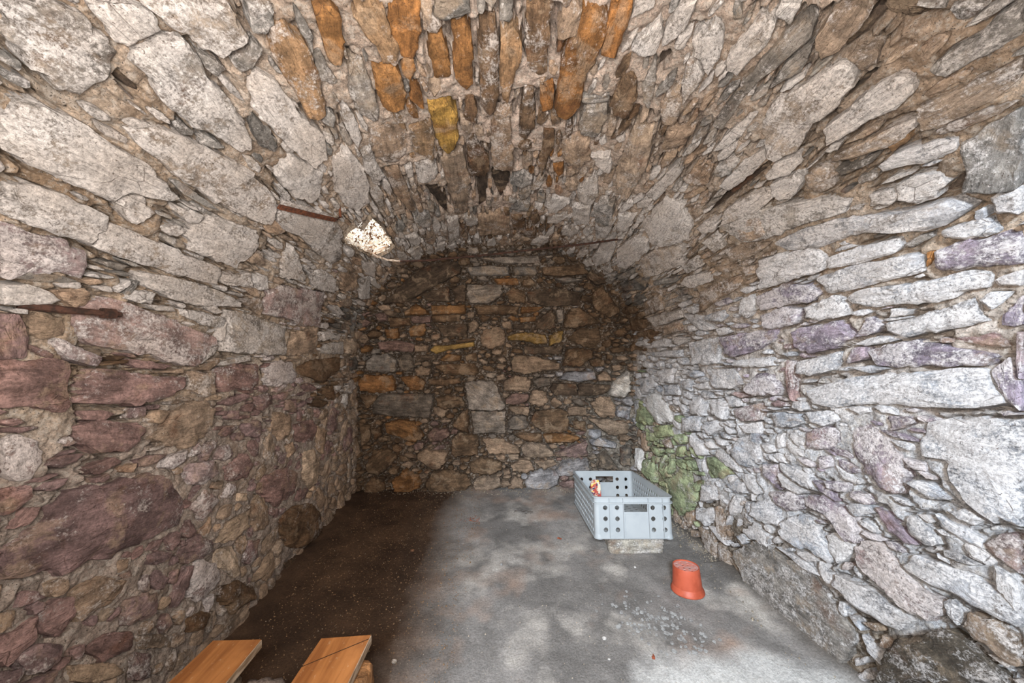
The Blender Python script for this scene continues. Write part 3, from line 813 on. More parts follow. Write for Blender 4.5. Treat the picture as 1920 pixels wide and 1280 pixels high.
# ------------------------------------------------------------------ stones
def outline(P, size):
    n = len(P); seg = np.linalg.norm(np.roll(P, -1, 0)-P, axis=1); per = seg.sum()
    sp = max(.0085, per/64); pts = []
    for i in range(n):
        a, b = P[i], P[(i+1) % n]; k = max(1, int(round(seg[i]/sp)))
        for q in range(k): pts.append(a+(b-a)*q/k)
    Q = np.array(pts)
    if len(Q) < 5: return P
    Q = .76*Q+.12*(np.roll(Q, 1, 0)+np.roll(Q, -1, 0)) if len(Q) > 8 else Q
    return Q
def build_stone(s, kind, P, idx):
    """returns frame matrix, vertices (local), faces, tone, rest"""
    rr = random.Random(idx*7919+13)
    c = P.mean(0)
    if s == 'T':
        P3 = S(P[:, 0], P[:, 1]); C = S(c[0], c[1]); n, du, dy = SN(c[0], c[1]); du = du/np.linalg.norm(du)
        down = -du if c[0] < ZS+LA/2 else du
    else:
        P3 = np.stack([P[:, 0], yb(P[:, 0]), P[:, 1]], -1); C = np.array([c[0], yb(c[0]), c[1]])
        n = np.array([.05, -1, 0]); n /= np.linalg.norm(n); down = np.array([0, 0, -1.])
    D = P3-C; t = D-np.outer(D@n, n)
    ev, vec = np.linalg.eigh(t.T@t); ex = vec[:, 2]
    if s == 'T' and ev[2] < 2.6*ev[1]: ex = dy/np.linalg.norm(dy)
    ex = ex-n*(ex@n); ex /= np.linalg.norm(ex)
    if s == 'B' and abs(ex[2]) > .75: ex = np.cross(n, ex)
    ey = np.cross(n, ex)
    Q = np.stack([D@ex, D@ey], -1); Q = Q-0.
    if ((Q[:, 0]*np.roll(Q[:, 1], -1)-np.roll(Q[:, 0], -1)*Q[:, 1]).sum()) < 0: Q = Q[::-1]; D = D[::-1]
    size = max(np.ptp(Q[:, 0]), np.ptp(Q[:, 1])); small = max(.012, min(np.ptp(Q[:, 0]), np.ptp(Q[:, 1])))
    col, wash, dome, hh = KIND[kind]
    base = outline(np.column_stack([Q, D@n]), size); N = len(base); zb = base[:, 2]*.8; Q = base[:, :2]
    ox, oy = rr.uniform(-40, 40), rr.uniform(-40, 40)
    cen = Q.mean(0); rad = np.linalg.norm(Q-cen, axis=1)+1e-6
    j = (vn(Q[:, 0]*60+ox, Q[:, 1]*60+oy, 0., 3)-.5)*min(.018, small*.17)+(vn(Q[:, 0]*150+ox, Q[:, 1]*150, 0., 5)-.5)*.006
    Q = Q*(1+j/rad)[:, None]
    low = s == 'T' and c[0] < .72
    if low: dome += .2; hh *= .7
    h = hh/1000*rr.uniform(.55, 1.35)*min(1, .35+small/.07)*(1.9 if s == 'B' else 1.)
    if s == 'B': dome += .15
    dd = np.array([down@ex, down@ey]); dd = dd/(np.linalg.norm(dd)+1e-6)
    tilt = rr.uniform(-.035, .035); tx = rr.uniform(-.03, .03)
    under = .10 if (s == 'T' and c[0] > ZS+LA*.8) else (.05 if s == 'T' and c[0] < 1.6 else .02)
    rx, ry = np.ptp(Q[:, 0])/2, np.ptp(Q[:, 1])/2
    bev = min(.0045+.012*dome, small*.22)
    rings = [(1.03, -.028, 0)]; f = lambda b: np.array([max(.3, 1-b/rx), max(.3, 1-b/ry)])
    V = []; Z = []
    def lift(q): return q@dd*(under+tilt)+q[:, 0]*tx+(vn(q[:, 0]*22+ox, q[:, 1]*30+oy, 1., 8)-.5)*min(.012, small*.12)+(vn(q[:, 0]*70+ox, q[:, 1]*110+oy, 1., 9)-.5)*.0035
    V.append(np.column_stack([Q*1.02, zb-.03]))
    V.append(np.column_stack([Q, zb+(h+lift(Q))*(.72-.35*dome)]))
    q2 = (Q-cen)*f(bev)+cen; V.append(np.column_stack([q2, zb+(h+lift(q2))*(1-.12*dome)]))
    q3 = (Q-cen)*.68+cen; V.append(np.column_stack([q3, zb*.7+h+lift(q3)+dome*small*.05]))
    q4 = (Q-cen)*.34+cen; V.append(np.column_stack([q4, zb*.35+h+lift(q4)+dome*small*.085]))
    cc = cen[None]; V.append(np.column_stack([cc, h+lift(cc)+dome*small*.09]))
    V = np.concatenate(V)
    if kind == 'd' and s == 'T': V[:, 2] -= .036
    F = []; a = np.arange(N); b = (a+1) % N
    for r_ in range(4): F.append(np.stack([a+r_*N, b+r_*N, b+(r_+1)*N, a+(r_+1)*N], -1))
    F = np.concatenate(F); T = np.stack([a+4*N, b+4*N, np.full(N, 5*N)], -1)
    F = np.concatenate([np.stack([F[:, 0], F[:, 1], F[:, 2]], -1), np.stack([F[:, 0], F[:, 2], F[:, 3]], -1), T])
    g = rr.uniform(.82, 1.14); tone = np.array(lin(col))*g; hue = rr.uniform(-.05, .05); tone = tone*np.array([1+hue, 1, 1-hue])
    wsh = min(1, max(0, wash+rr.uniform(-.13, .1)))
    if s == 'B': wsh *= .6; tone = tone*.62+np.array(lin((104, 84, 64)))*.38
    if s == 'T' and kind in 'tbp' and c[0] > UM-1.7 and c[1] < 2.3: wsh = max(wsh, .72)
    if s == 'T' and kind in 'tbsg' and abs(c[0]-2.55) < .95: wsh = max(wsh, .62)
    if low and kind != 'T': wsh = max(wsh, .56)
    rest = V+np.array([rr.uniform(-30, 30), rr.uniform(-30, 30), rr.uniform(-30, 30)])
    Mx = Matrix(((ex[0], ey[0], n[0], C[0]), (ex[1], ey[1], n[1], C[1]), (ex[2], ey[2], n[2], C[2]), (0, 0, 0, 1)))
    return Mx, V, F, np.tile([*tone, wsh], (len(V), 1)), rest
def area_of(P): return abs((P[:, 0]*np.roll(P[:, 1], -1)-np.roll(P[:, 0], -1)*P[:, 1]).sum())/2
groups = {0: [], 1: [], 2: [], 3: []}
for i, (s, k, P) in enumerate(stones):
    c = P.mean(0)
    if s == 'T':
        d = np.linalg.norm(S(c[0], c[1])-np.array([0, 0, 1.08])); gi = 0 if c[0] < ZS else (1 if c[0] < ZS+LA else 2)
    else: d = 2.6; gi = 3
    groups[gi].append((area_of(P)/d**2, i))
for gi, par in enumerate((WL, CE, WR, WB)):
    lst = sorted(groups[gi], reverse=True)
    for _, i in lst[:300]:
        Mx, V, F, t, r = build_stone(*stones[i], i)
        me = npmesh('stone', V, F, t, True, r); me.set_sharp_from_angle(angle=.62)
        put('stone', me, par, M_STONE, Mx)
    if lst[300:]:
        VV, FF, TTn, RR = [], [], [], []; off = 0
        for _, i in lst[300:]:
            Mx, V, F, t, r = build_stone(*stones[i], i); A = np.array(Mx)
            VV.append(V@A[:3, :3].T+A[:3, 3]); FF.append(F+off); TTn.append(t); RR.append(r); off += len(V)
        me = npmesh('stone_chips', np.concatenate(VV), np.concatenate(FF), np.concatenate(TTn), True, np.concatenate(RR)); me.set_sharp_from_angle(angle=.62)
        o = put('stone_chips', me, par, M_STONE); o['kind'] = 'stuff'
print('stones', [len(groups[g]) for g in groups])

# ------------------------------------------------------------------ vent hole through the vault, upper left
def tube(bm, pts, r, seg=8, taper=None):
    pts = [Vector(p) for p in pts]; rings = []
    up = Vector((0, 0, 1))
    for i, p in enumerate(pts):
        d = (pts[min(i+1, len(pts)-1)]-pts[max(i-1, 0)]).normalized()
        a = d.cross(up if abs(d.z) < .9 else Vector((1, 0, 0))).normalized(); b = d.cross(a)
        rr = r[i] if isinstance(r, (list, tuple)) else r
        rings.append([bm.verts.new(p+(a*math.cos(t)+b*math.sin(t))*rr) for t in [6.28318*q/seg for q in range(seg)]])
    for i in range(len(rings)-1):
        for q in range(seg): bm.faces.new((rings[i][q], rings[i][(q+1) % seg], rings[i+1][(q+1) % seg], rings[i+1][q]))
    bm.faces.new(rings[0][::-1]); bm.faces.new(rings[-1])
def from_bm(name, bm, parent=None, mat=None, smooth=True, mw=None, angle=.6):
    bmesh.ops.recalc_face_normals(bm, faces=bm.faces)
    me = bpy.data.meshes.new(name); bm.to_mesh(me); bm.free()
    if smooth:
        me.polygons.foreach_set('use_smooth', [True]*len(me.polygons)); me.set_sharp_from_angle(angle=angle)
    return put(name, me, parent, mat, mw)
hc = HOLE.mean(0); HC = Vector(S(hc[0], hc[1])); HN = Vector(SN(hc[0], hc[1])[0])
loop = []
for i in range(len(HOLE)):
    a, b = HOLE[i], HOLE[(i+1) % len(HOLE)]; k = max(2, int(np.linalg.norm(b-a)/.03))
    for q in range(k): loop.append(a+(b-a)*q/k)
loop = np.array(loop); L3 = S(loop[:, 0], loop[:, 1])
VV = []; n = len(loop)
for q, t in enumerate(np.linspace(-.012, .24, 9)):
    jit = (np.array([[R.uniform(-1, 1) for _ in range(3)] for _ in range(n)]))*.010
    cen = L3.mean(0); VV.append(cen+(L3-cen)*(1.06+.25*t)-np.array(HN)*t+jit*(q > 0))
F = []
for q in range(8):
    for i in range(n): F.append((q*n+i, q*n+(i+1) % n, (q+1)*n+(i+1) % n, (q+1)*n+i))
me = npmesh('vent_shaft', np.concatenate(VV), F, np.tile([*lin((176, 156, 134)), 1], (9*n, 1)), False)
put('vent_shaft', me, CE, M_MORTAR)
M_WEB = simple('dusty_white_cobweb', (245, 242, 236), (225, 220, 210), 60, rough=.9, bump=.0005)
M_LEAF = simple('dry_brown_litter', (112, 78, 48), (70, 48, 32), 90, rough=.9)
cen = L3.mean(0); bm = bmesh.new()
for q in range(230):
    a = L3[R.randrange(n)]; b = L3[R.randrange(n)]; dpt = R.uniform(.0, .10)
    t0, t1 = sorted((R.random(), R.random()))
    if t1-t0 < .1: t1 = min(1, t0+.25)
    pts = []
    for t in (t0, (t0*2+t1)/3, (t0+t1*2)/3, t1):
        p = a+(b-a)*t; pts.append(p-np.array(HN)*(dpt)+np.array([R.gauss(0, .006) for _ in range(3)]))
    tube(bm, pts, R.uniform(.0006, .002), 4)
for q in range(240):
    a = L3[R.randrange(n)]; p = a+(cen-a)*R.uniform(.05, 1)-np.array(HN)*R.uniform(.03, .12)
    M = Matrix.Translation(p) @ Matrix.Rotation(R.uniform(0, 6), 4, Vector((R.random(), R.random(), 1)).normalized()) @ Matrix.Diagonal((R.uniform(.5, 2), 1, .4, 1))
    bmesh.ops.create_icosphere(bm, subdivisions=1, radius=R.uniform(.003, .009), matrix=M)
o = from_bm('cobweb', bm, None, M_WEB); o['kind'] = 'stuff'
tag(o, 'bright white tangle of dusty cobwebs filling the daylit hole in the vault', 'cobweb')
bm = bmesh.new()
for q in range(300):
    a = L3[R.randrange(n)]; p = Vector(a+(cen-a)*R.uniform(.0, 1)**1.4-np.array(HN)*R.uniform(.0, .03)); s_ = R.uniform(.003, .011)
    vs = [bm.verts.new(p+Vector((R.uniform(-1, 1), R.uniform(-1, 1), R.uniform(-1, 1)))*s_) for _ in range(4)]
    for f in ((0,1,2), (0,2,3), (0,3,1), (1,3,2)): bm.faces.new([vs[i] for i in f])
o = from_bm('leaf_litter', bm, None, M_LEAF, False); o['kind'] = 'stuff'
tag(o, 'dark crumbs of dry litter caught in the cobwebs of the vault hole', 'litter')

# ------------------------------------------------------------------ iron in the walls
M_RUST = simple('rusted_iron', (72, 48, 38), (44, 32, 26), 70, rough=.85, bump=.0015, metal=.2)
M_RUSTO = simple('orange_rusted_strap', (104, 62, 42), (66, 42, 32), 80, rough=.85, bump=.002)
ROD = [(-.835,1.93,1.66),(-.814,1.93,1.629),(-.769,1.93,1.593),(-.716,1.95,1.577),(-.646,1.97,1.573),(-.495,1.98,1.581),(-.188,2.0,1.614),(.125,2.0,1.649),(.438,2.0,1.683),(.69,2.03,1.728)]
rt = bpy.data.objects.new('iron_rod', None); COL.objects.link(rt)
tag(rt, 'long thin rusty iron rod spanning the vault below its crown, bent at the bright hole', 'rod')
M_RODLIT = simple('iron_painted_lit', (196, 180, 164), (130, 108, 90), 60, rough=.8, bump=.001)  # pale tone paints the hole's daylight onto the bent rod end
bm = bmesh.new(); tube(bm, ROD[4:], .0058, 10); from_bm('straight_bar', bm, rt, M_RUST)
bm = bmesh.new(); tube(bm, ROD[:5], .0054, 10); o = from_bm('bent_end', bm, rt, M_RODLIT); o['label'] = 'bent end of the rod, coloured pale for the daylight from the hole'
def wallpt(u, y, h): return Vector(S(u, y))+Vector(SN(u, y)[0])*h
bm = bmesh.new(); prev = None
for i in range(9):
    t = i/8; u = 1.664+(1.772-1.664)*t; y = 1.165+(1.455-1.165)*t
    p = wallpt(u, y, .028+.004*math.sin(t*3)); nn = Vector(SN(u, y)[0]); d = (wallpt(u+.01, y+.03, .02)-wallpt(u, y, .02)).normalized(); s_ = d.cross(nn).normalized()
    cur = [bm.verts.new(p+s_*a*.009+nn*b*.003) for a, b in ((-1,-1),(1,-1),(1,1),(-1,1))]
    if prev:
        for q in range(4): bm.faces.new((prev[q], prev[(q+1) % 4], cur[(q+1) % 4], cur[q]))
    else: bm.faces.new(cur[::-1])
    prev = cur
bm.faces.new(prev)
st = bpy.data.objects.new('iron_strap', None); COL.objects.link(st)
tag(st, 'short flat orange-rusted iron strap fixed to the left vault, left of the bright hole', 'strap')
from_bm('flat_bar', bm, st, M_RUSTO, False)
bm = bmesh.new(); tube(bm, [wallpt(1.772, 1.455, .03), wallpt(1.80, 1.452, .032), wallpt(1.825, 1.45, .0)], [.006, .006, .004], 8); from_bm('hooked_end', bm, st, M_RUSTO)
bt = bpy.data.objects.new('iron_bolt', None); COL.objects.link(bt)
tag(bt, 'dark rusty iron bolt with a square nut jutting from a joint of the left wall', 'bolt')
bm = bmesh.new(); tube(bm, [wallpt(1.142, .69, -.01), wallpt(1.141, .74, .02), wallpt(1.143, .805, .034)], [.010, .0085, .007], 10); from_bm('shank', bm, bt, M_RUST)
bm = bmesh.new(); tube(bm, [wallpt(1.143, .800, .034), wallpt(1.1435, .822, .038)], [.0135, .013], 6); tube(bm, [wallpt(1.1435, .82, .038), wallpt(1.144, .834, .041)], [.007, .0065], 8); from_bm('nut', bm, bt, M_RUST, True)

# ------------------------------------------------------------------ loose rocks
def rock(name, size, seed, parent=None, mat=None, sub=3, boxy=.55, tone=(190,180,165), wash=.6, mw=None, amp=.10):
    bm = bmesh.new(); bmesh.ops.create_icosphere(bm, subdivisions=sub, radius=1)
    V = np.array([v.co[:] for v in bm.verts]); bm.faces.ensure_lookup_table(); F = [[v.index for v in f.verts] for f in bm.faces]; bm.free()
    m = np.abs(V).max(1, keepdims=True); B = V*(1-boxy)+V/m*boxy*.92
    nz = fbm(V[:, 0]*1.6+seed*3.1, V[:, 1]*1.6+seed, V[:, 2]*1.6, 4, seed)-.5
    nz2 = fbm(V[:, 0]*6+seed, V[:, 1]*6, V[:, 2]*6, 3, seed+5)-.5
    B = B*(1+nz*amp*3+nz2*amp*.5)[:, None]*np.array(size)/2
    me = npmesh(name, B, F, np.tile([*lin(tone), wash], (len(B), 1)), True, B+seed*3.7)
    return put(name, me, parent, mat or M_STONE, mw)
T_ = Matrix.Translation
def rz(a): return Matrix.Rotation(a, 4, 'Z')
o = rock('stone_block', (.315, .17, .105), 11, tone=(190, 180, 164), wash=.7, mw=T_((.652, 1.855, .047)), boxy=.86, amp=.05, sub=4)
tag(o, 'pale cream rounded stone block under the front end of the grey crate', 'stone')

# ------------------------------------------------------------------ plastic crate
M_CRATE = simple('pale_blue_grey_plastic', (156, 159, 159), (147, 151, 152), 6, rough=.42, bump=.0003)
M_CRATE.node_tree.nodes['Principled BSDF'].inputs['Specular IOR Level'].default_value = .45
CW, CL, CHh = .40, .605, .203
crate = bpy.data.objects.new('plastic_crate', None); COL.objects.link(crate)
crate.matrix_world = T_((.627, 1.741, .101)) @ Matrix.Rotation(-math.atan2(.084, .6), 4, 'X')
tag(crate, 'pale grey perforated plastic crate with its front end raised on a cream stone', 'crate')
def circ(cx, cy, r, n=14): return [(cx+r*math.cos(6.28318*i/n), cy+r*math.sin(6.28318*i/n)) for i in range(n)]
def rect(x0, y0, x1, y1): return [(x0, y0), (x1, y0), (x1, y1), (x0, y1)]
RC = .022
def end_panel(y, face):
    W = CW/2-RC+.002; sp = [rect(-W, 0, W, CHh)]
    for fx in (.135, .288, .748, .895):
        for fz in (.26, .526, .79): sp.append(circ((fx-.5)*CW, CHh*(1-fz), .0115))
    sp.append(rect((.378-.5)*CW, CHh*(1-.36), (.678-.5)*CW, CHh*(1-.165)))
    me = curve_solid('end_panel', sp, .0028)
    p = put('end_panel', me, crate, M_CRATE, T_((0, y, 0)) @ Matrix.Rotation(math.pi/2, 4, 'X'))
    for fx in (.187, .366, .691, .875):
        bm = bmesh.new(); bmesh.ops.create_cube(bm, size=1)
        for v in bm.verts: v.co = ((fx-.5)*CW+v.co.x*.0028, v.co.y*(CHh-.004)+CHh/2, face*(.0058+v.co.z*.009))
        from_bm('rib', bm, p, M_CRATE, False)
    bm = bmesh.new(); bmesh.ops.create_cube(bm, size=1)
    for v in bm.verts: v.co = (v.co.x*.112+(.528-.5)*CW, v.co.y*.113+.064, face*(.0022+v.co.z*.0024))
    from_bm('blank_plate', bm, p, M_CRATE, False)
    return p
end_panel(.0015, 1); end_panel(CL-.0015, -1)
def side_panel(x):
    L = CL-2*RC+.004; sp = [rect(-L/2, 0, L/2, CHh)]
    nx = 15
    for r_ in range(5):
        for i in range(nx):
            cx = -L/2+.034+i*(L-.068)/(nx-1)+(.009 if r_ % 2 else -.009)
            sp.append(circ(cx, .030+r_*.0325, .0098, 12))
    me = curve_solid('side_panel', sp, .0028)
    return put('side_panel', me, crate, M_CRATE, T_((x, CL/2, 0)) @ rz(math.pi/2) @ Matrix.Rotation(math.pi/2, 4, 'X'))
side_panel(-CW/2+.0015); side_panel(CW/2-.0015)
for sx in (-1, 1):
    for sy in (0, 1):
        bm = bmesh.new(); cx = sx*(CW/2-RC); cy = RC if sy == 0 else CL-RC; a0 = {(-1,0): math.pi, (1,0): -math.pi/2, (1,1): 0, (-1,1): math.pi/2}[(sx, sy)]
        vo = []
        for i in range(9):
            a = a0+math.pi/2*i/8
            vo.append([bm.verts.new((cx+r*math.cos(a), cy+r*math.sin(a), z)) for r, z in ((RC, 0), (RC, CHh), (RC-.003, CHh), (RC-.003, 0))])
        for i in range(8):
            for q in range(4): bm.faces.new((vo[i][q], vo[i][(q+1) % 4], vo[i+1][(q+1) % 4], vo[i+1][q]))
        bm.faces.new(vo[0]); bm.faces.new(vo[-1][::-1])
        from_bm('corner_post', bm, crate, M_CRATE)
        bm = bmesh.new(); pts = [(cx+RC*math.cos(a0+math.pi/4), cy+RC*math.sin(a0+math.pi/4))]
        bmesh.ops.create_cone(bm, segments=16, radius1=.026, radius2=.021, depth=.03, cap_ends=True, matrix=T_((cx, cy, .013)))
        from_bm('foot', bm, crate, M_CRATE)
def rrect(w2, y0, y1, r, n=6):
    out = []
    for cx, cy, a in ((w2-r, y0+r, -math.pi/2), (w2-r, y1-r, 0), (-w2+r, y1-r, math.pi/2), (-w2+r, y0+r, math.pi)):
        for i in range(n+1): out.append((cx+r*math.cos(a+math.pi/2*i/n), cy+r*math.sin(a+math.pi/2*i/n)))
    return out
me = curve_solid('upper_rim', [rrect(CW/2+.009, -.009, CL+.009, RC+.009), rrect(CW/2-.0035, .0035, CL-.0035, RC-.0035)], .005, .0)
put('upper_rim', me, crate, M_CRATE, T_((0, 0, CHh-.001)))
me = curve_solid('lower_rim', [rrect(CW/2+.010, -.010, CL+.010, RC+.010), rrect(CW/2-.0005, .0005, CL-.0005, RC)], .004)
put('lower_rim', me, crate, M_CRATE, T_((0, 0, CHh*.855)))
me = curve_solid('bottom_rim', [rrect(CW/2+.004, -.004, CL+.004, RC+.004), rrect(CW/2-.0005, .0005, CL-.0005, RC)], .004)
put('bottom_rim', me, crate, M_CRATE, T_((0, 0, .002)))
sp = [rrect(CW/2-.001, .001, CL-.001, RC)]
for i in range(9):
    for j in range(13): sp.append(circ(-CW/2+.04+i*.04, .045+j*.0425+(.008 if i % 2 else -.008), .0105, 10))
me = curve_solid('crate_base', sp, .003); put('crate_base', me, crate, M_CRATE, T_((0, 0, .010)))

# ------------------------------------------------------------------ torn printed packet in the crate
k = NT('printed_packet'); v = k.coord()
c = k.mix(k.ramp(k.noise(v, 30, 2), .46, .54), lin((206, 194, 168)), lin((168, 74, 64)))
c = k.mix(k.ramp(k.noise(v, 55, 2), .6, .64), c, lin((42, 52, 80)))
c = k.mix(k.ramp(k.noise(k.mapv(v, (1, 1, 2)), 24, 1), .62, .66), c, lin((238, 190, 90)))
k.link(c, k.b.inputs['Base Color']); M_PACK = k.m
bm = bmesh.new(); prof = [(-.032, 0), (.030, 0), (.032, .10), (.031, .165), (.020, .186), (-.004, .190), (-.024, .184), (-.031, .16), (-.029, .08)]
rows = []
for sgn in (-1, 1): rows.append([bm.verts.new((x, sgn*(.004+.006*math.sin(min(z/.19, 1)*3.1)), z)) for x, z in prof])
bm.faces.new(rows[0]); bm.faces.new(rows[1][::-1])
for i in range(len(prof)): bm.faces.new((rows[0][i], rows[1][i], rows[1][(i+1) % 9], rows[0][(i+1) % 9]))
o = from_bm('paper_packet', bm, None, M_PACK, True, T_((.530, 2.14, .052)) @ rz(.25) @ Matrix.Rotation(-.10, 4, 'X'))
tag(o, 'small torn red and cream printed packet standing inside the grey crate', 'packet')

# ------------------------------------------------------------------ upturned flower pot
M_POT = simple('orange_brown_plastic', (166, 78, 54), (148, 66, 44), 14, rough=.5, bump=.0004)
M_POTTOP = simple('dusty_pot_base', (186, 112, 96), (168, 130, 122), 30, rough=.9, bump=.001)
pot = bpy.data.objects.new('flower_pot', None); COL.objects.link(pot)
pot.matrix_world = T_((.772, 1.50, .009)) @ Matrix.Rotation(-.02, 4, 'Y') @ Matrix.Rotation(-.12, 4, 'X')
tag(pot, 'upturned terracotta-coloured plastic flower pot with drainage holes, alone on the floor', 'pot')
def lathe(name, prof, parent, mat, n=48):
    bm = bmesh.new(); rs = [[bm.verts.new((r*math.cos(6.28318*i/n), r*math.sin(6.28318*i/n), z)) for i in range(n)] for r, z in prof]
    for a, b in zip(rs, rs[1:]):
        for i in range(n): bm.faces.new((a[i], a[(i+1) % n], b[(i+1) % n], b[i]))
    return from_bm(name, bm, parent, mat)
lathe('pot_wall', [(.0595, .016), (.0578, .045), (.0552, .08), (.0540, .101), (.0528, .1045), (.0502, .1035), (.0498, .098), (.052, .08), (.0575, .02)], pot, M_POT)
lathe('rim', [(.0575, .002), (.0665, .0), (.068, .003), (.0665, .011), (.0625, .016), (.0605, .024), (.0585, .026), (.0575, .016), (.0575, .002)], pot, M_POT)
sp = [circ(0, 0, .0505, 40)]
for r_, m, sz, off in ((.037, 8, .0062, .2), (.016, 4, .0066, .6)):
    for i in range(m): sp.append(circ(r_*math.cos(6.28318*i/m+off), r_*math.sin(6.28318*i/m+off), sz, 10))
me = curve_solid('pot_base', sp, .003); o = put('pot_base', me, pot, M_POTTOP, T_((0, 0, .0985))); o['label'] = 'dusty pinkish base with dark drainage holes'

# ------------------------------------------------------------------ two boards on low rubble, lower left
k = NT('orange_brown_plank'); v = k.coord()
g1 = k.noise(k.mapv(v, (34, 3.2, 30)), 1, 7, .6, .8); g2 = k.noise(v, 7, 4, .6)
c = k.mix(k.ramp(g1, .34, .68), lin((176, 118, 68)), lin((132, 82, 44)))
c = k.mix(k.math('MULTIPLY', k.ramp(g2, .45, .7), .6), c, lin((132, 84, 50)))
c = k.mix(k.math('MULTIPLY', k.ramp(k.noise(v, 60, 5, .7), .6, .7), .5), c, lin((196, 170, 138)))
k.link(c, k.b.inputs['Base Color']); k.link(k.bump(g1, .0015), k.b.inputs['Normal']); k.b.inputs['Roughness'].default_value = .6
M_WOOD = k.m
M_ENDG = simple('weathered_plank_edge', (178, 158, 136), (120, 96, 72), 40, (1, .2, 1), .85, .001)
M_GRIME = simple('dark_grime', (62, 40, 26), (44, 30, 20), 90, rough=.95)
def prism(bm, pts, z0, z1, bev=0):
    a = [bm.verts.new((x, y, z0)) for x, y in pts]; b = [bm.verts.new((x, y, z1)) for x, y in pts]
    bm.faces.new(a[::-1]); bm.faces.new(b)
    for i in range(len(pts)): bm.faces.new((a[i], a[(i+1) % len(pts)], b[(i+1) % len(pts)], b[i]))
def board(name, pts, z, th, label, crack=None, tilt=0.):
    root = bpy.data.objects.new(name, None); COL.objects.link(root); cx = sum(p[0] for p in pts)/len(pts); cy = sum(p[1] for p in pts)/len(pts)
    root.matrix_world = T_((cx, cy, z)) @ Matrix.Rotation(tilt, 4, 'Y'); tag(root, label, 'plank')
    q = [(x-cx, y-cy) for x, y in pts]; bm = bmesh.new()
    prism(bm, q, -th, -.007 if crack else 0)
    bmesh.ops.bevel(bm, geom=bm.edges[:], offset=.0012, segments=2, affect='EDGES')
    core = from_bm('board', bm, root, M_WOOD, False)
    if crack:
        for part in crack:
            bm = bmesh.new(); prism(bm, [(x-cx, y-cy) for x, y in part], -.0072, 0)
            from_bm('split_layer', bm, root, M_WOOD, False)
        bm = bmesh.new(); prism(bm, [(x-cx, y-cy) for x, y in ((-.545, .886), (-.407, .9695), (-.407, .974), (-.545, .890))], -.0068, -.0012)
        o_ = from_bm('grime_in_split', bm, root, M_GRIME, False); o_['label'] = 'dark dirt filling the diagonal split'
    bm = bmesh.new(); x1, y1 = q[1]; x2, y2 = q[2]   # worn right-hand edge
    prism(bm, [(x1, y1), (x1+.0025, y1), (x2+.0025, y2-.002), (x2, y2-.002)], -th, -.001)
    e = from_bm('plank_edge', bm, root, M_ENDG, False); e['label'] = 'grey weathered long edge'
    return root
board('wooden_plank', [(-.875, .12), (-.690, .12), (-.712, .970), (-.846, .966)], .25, .022, 'orange-brown board on low rubble, nearer to the left wall')
A, B, C_, D_ = (-.547, .12), (-.402, .12), (-.407, .985), (-.543, .973)
board('wooden_plank', [A, B, C_, D_], .25, .024, 'orange-brown board with a diagonal split, the right one of the two boards',
      crack=[[A, (-.404, .12), (-.4065, .969), (-.5455, .885)], [(-.5455, .8905), (-.4065, .9745), (-.4075, .984), (-.543, .972)]])
for (x, y, sx, sy, sz, tn, ws, lb, sd) in (
    (-.452, .885, .155, .15, .222, (170, 120, 76), .3, 'orange-brown rough block under the far end of the split board', 3),
    (-.645, .83, .105, .16, .215, (150, 134, 124), .5, 'grey-pink rubble stone between the two boards', 4),
    (-.802, .84, .19, .17, .222, (132, 110, 90), .3, 'brown rubble stone under the left board', 5),
    (-.562, .83, .052, .12, .222, (150, 112, 86), .3, 'small reddish stone wedged beside the split board', 6),
    (-.47, .25, .20, .17, .222, (140, 116, 96), .3, 'rubble stone under the near end of the split board', 7),
    (-.79, .25, .20, .17, .222, (140, 116, 96), .3, 'rubble stone under the near end of the left board', 8)):
    o = rock('rubble_stone', (sx, sy, sz), sd, tone=tn, wash=ws, boxy=.9, amp=.045, sub=4, mw=T_((x, y, sz/2+.002))); tag(o, lb, 'stone')

# ------------------------------------------------------------------ bits on the floor
def fz(x, y): return float(floor_h(np.array([x]), np.array([y]))[0])
for (x, y, s_, tn, ws, lb, sd) in (
    (.340, 1.259, .017, (232, 226, 216), 1, 'white chip of stone on the floor in front of the pot, below the crate', 21),
    (.335, 1.178, .010, (232, 226, 216), 1, 'small white chip nearest the bottom edge in the middle of the floor', 22),
    (-.053, 1.69, .013, (170, 176, 176), .7, 'small grey chip of stone in the middle of the lit floor', 23),
    (-.403, 1.168, .020, (188, 168, 144), .6, 'tan chip of stone on the dark earth right of the boards', 24),
    (-.529, 1.809, .022, (150, 108, 80), .2, 'reddish tan pebble on the dark left floor', 25),
    (.600, 1.665, .014, (190, 188, 180), .8, 'pale grey pebble on the floor just below the crate corner', 26)):
    o = rock('pebble', (s_, s_*.8, s_*.6), sd, tone=tn, wash=ws, boxy=.3, sub=2, mw=T_((x, y, fz(x, y)+s_*.25)), amp=.14); tag(o, lb, 'pebble')
def leafbit(x, y, s_, label, seed):
    rr = random.Random(seed); bm = bmesh.new(); top = []; bot = []
    for i in range(9):
        a = 6.28318*i/9; r = s_*rr.uniform(.4, .75)*(1.3 if i % 3 == 0 else 1); z = rr.uniform(0, s_*.25)
        top.append(bm.verts.new((r*math.cos(a), r*.6*math.sin(a), z+.0012))); bot.append(bm.verts.new((r*math.cos(a), r*.6*math.sin(a), z)))
    ct = bm.verts.new((0, 0, .004)); cb = bm.verts.new((0, 0, .0028))
    for i in range(9):
        j = (i+1) % 9; bm.faces.new((top[i], top[j], ct)); bm.faces.new((bot[j], bot[i], cb)); bm.faces.new((top[i], bot[i], bot[j], top[j]))
    o = from_bm('dry_leaf', bm, None, M_DRY, False, T_((x, y, fz(x, y)+.001)) @ rz(rr.uniform(0, 3))); tag(o, label, 'leaf')
M_DRY = simple('dry_leaf', (136, 72, 48), (92, 50, 36), 60, rough=.85)
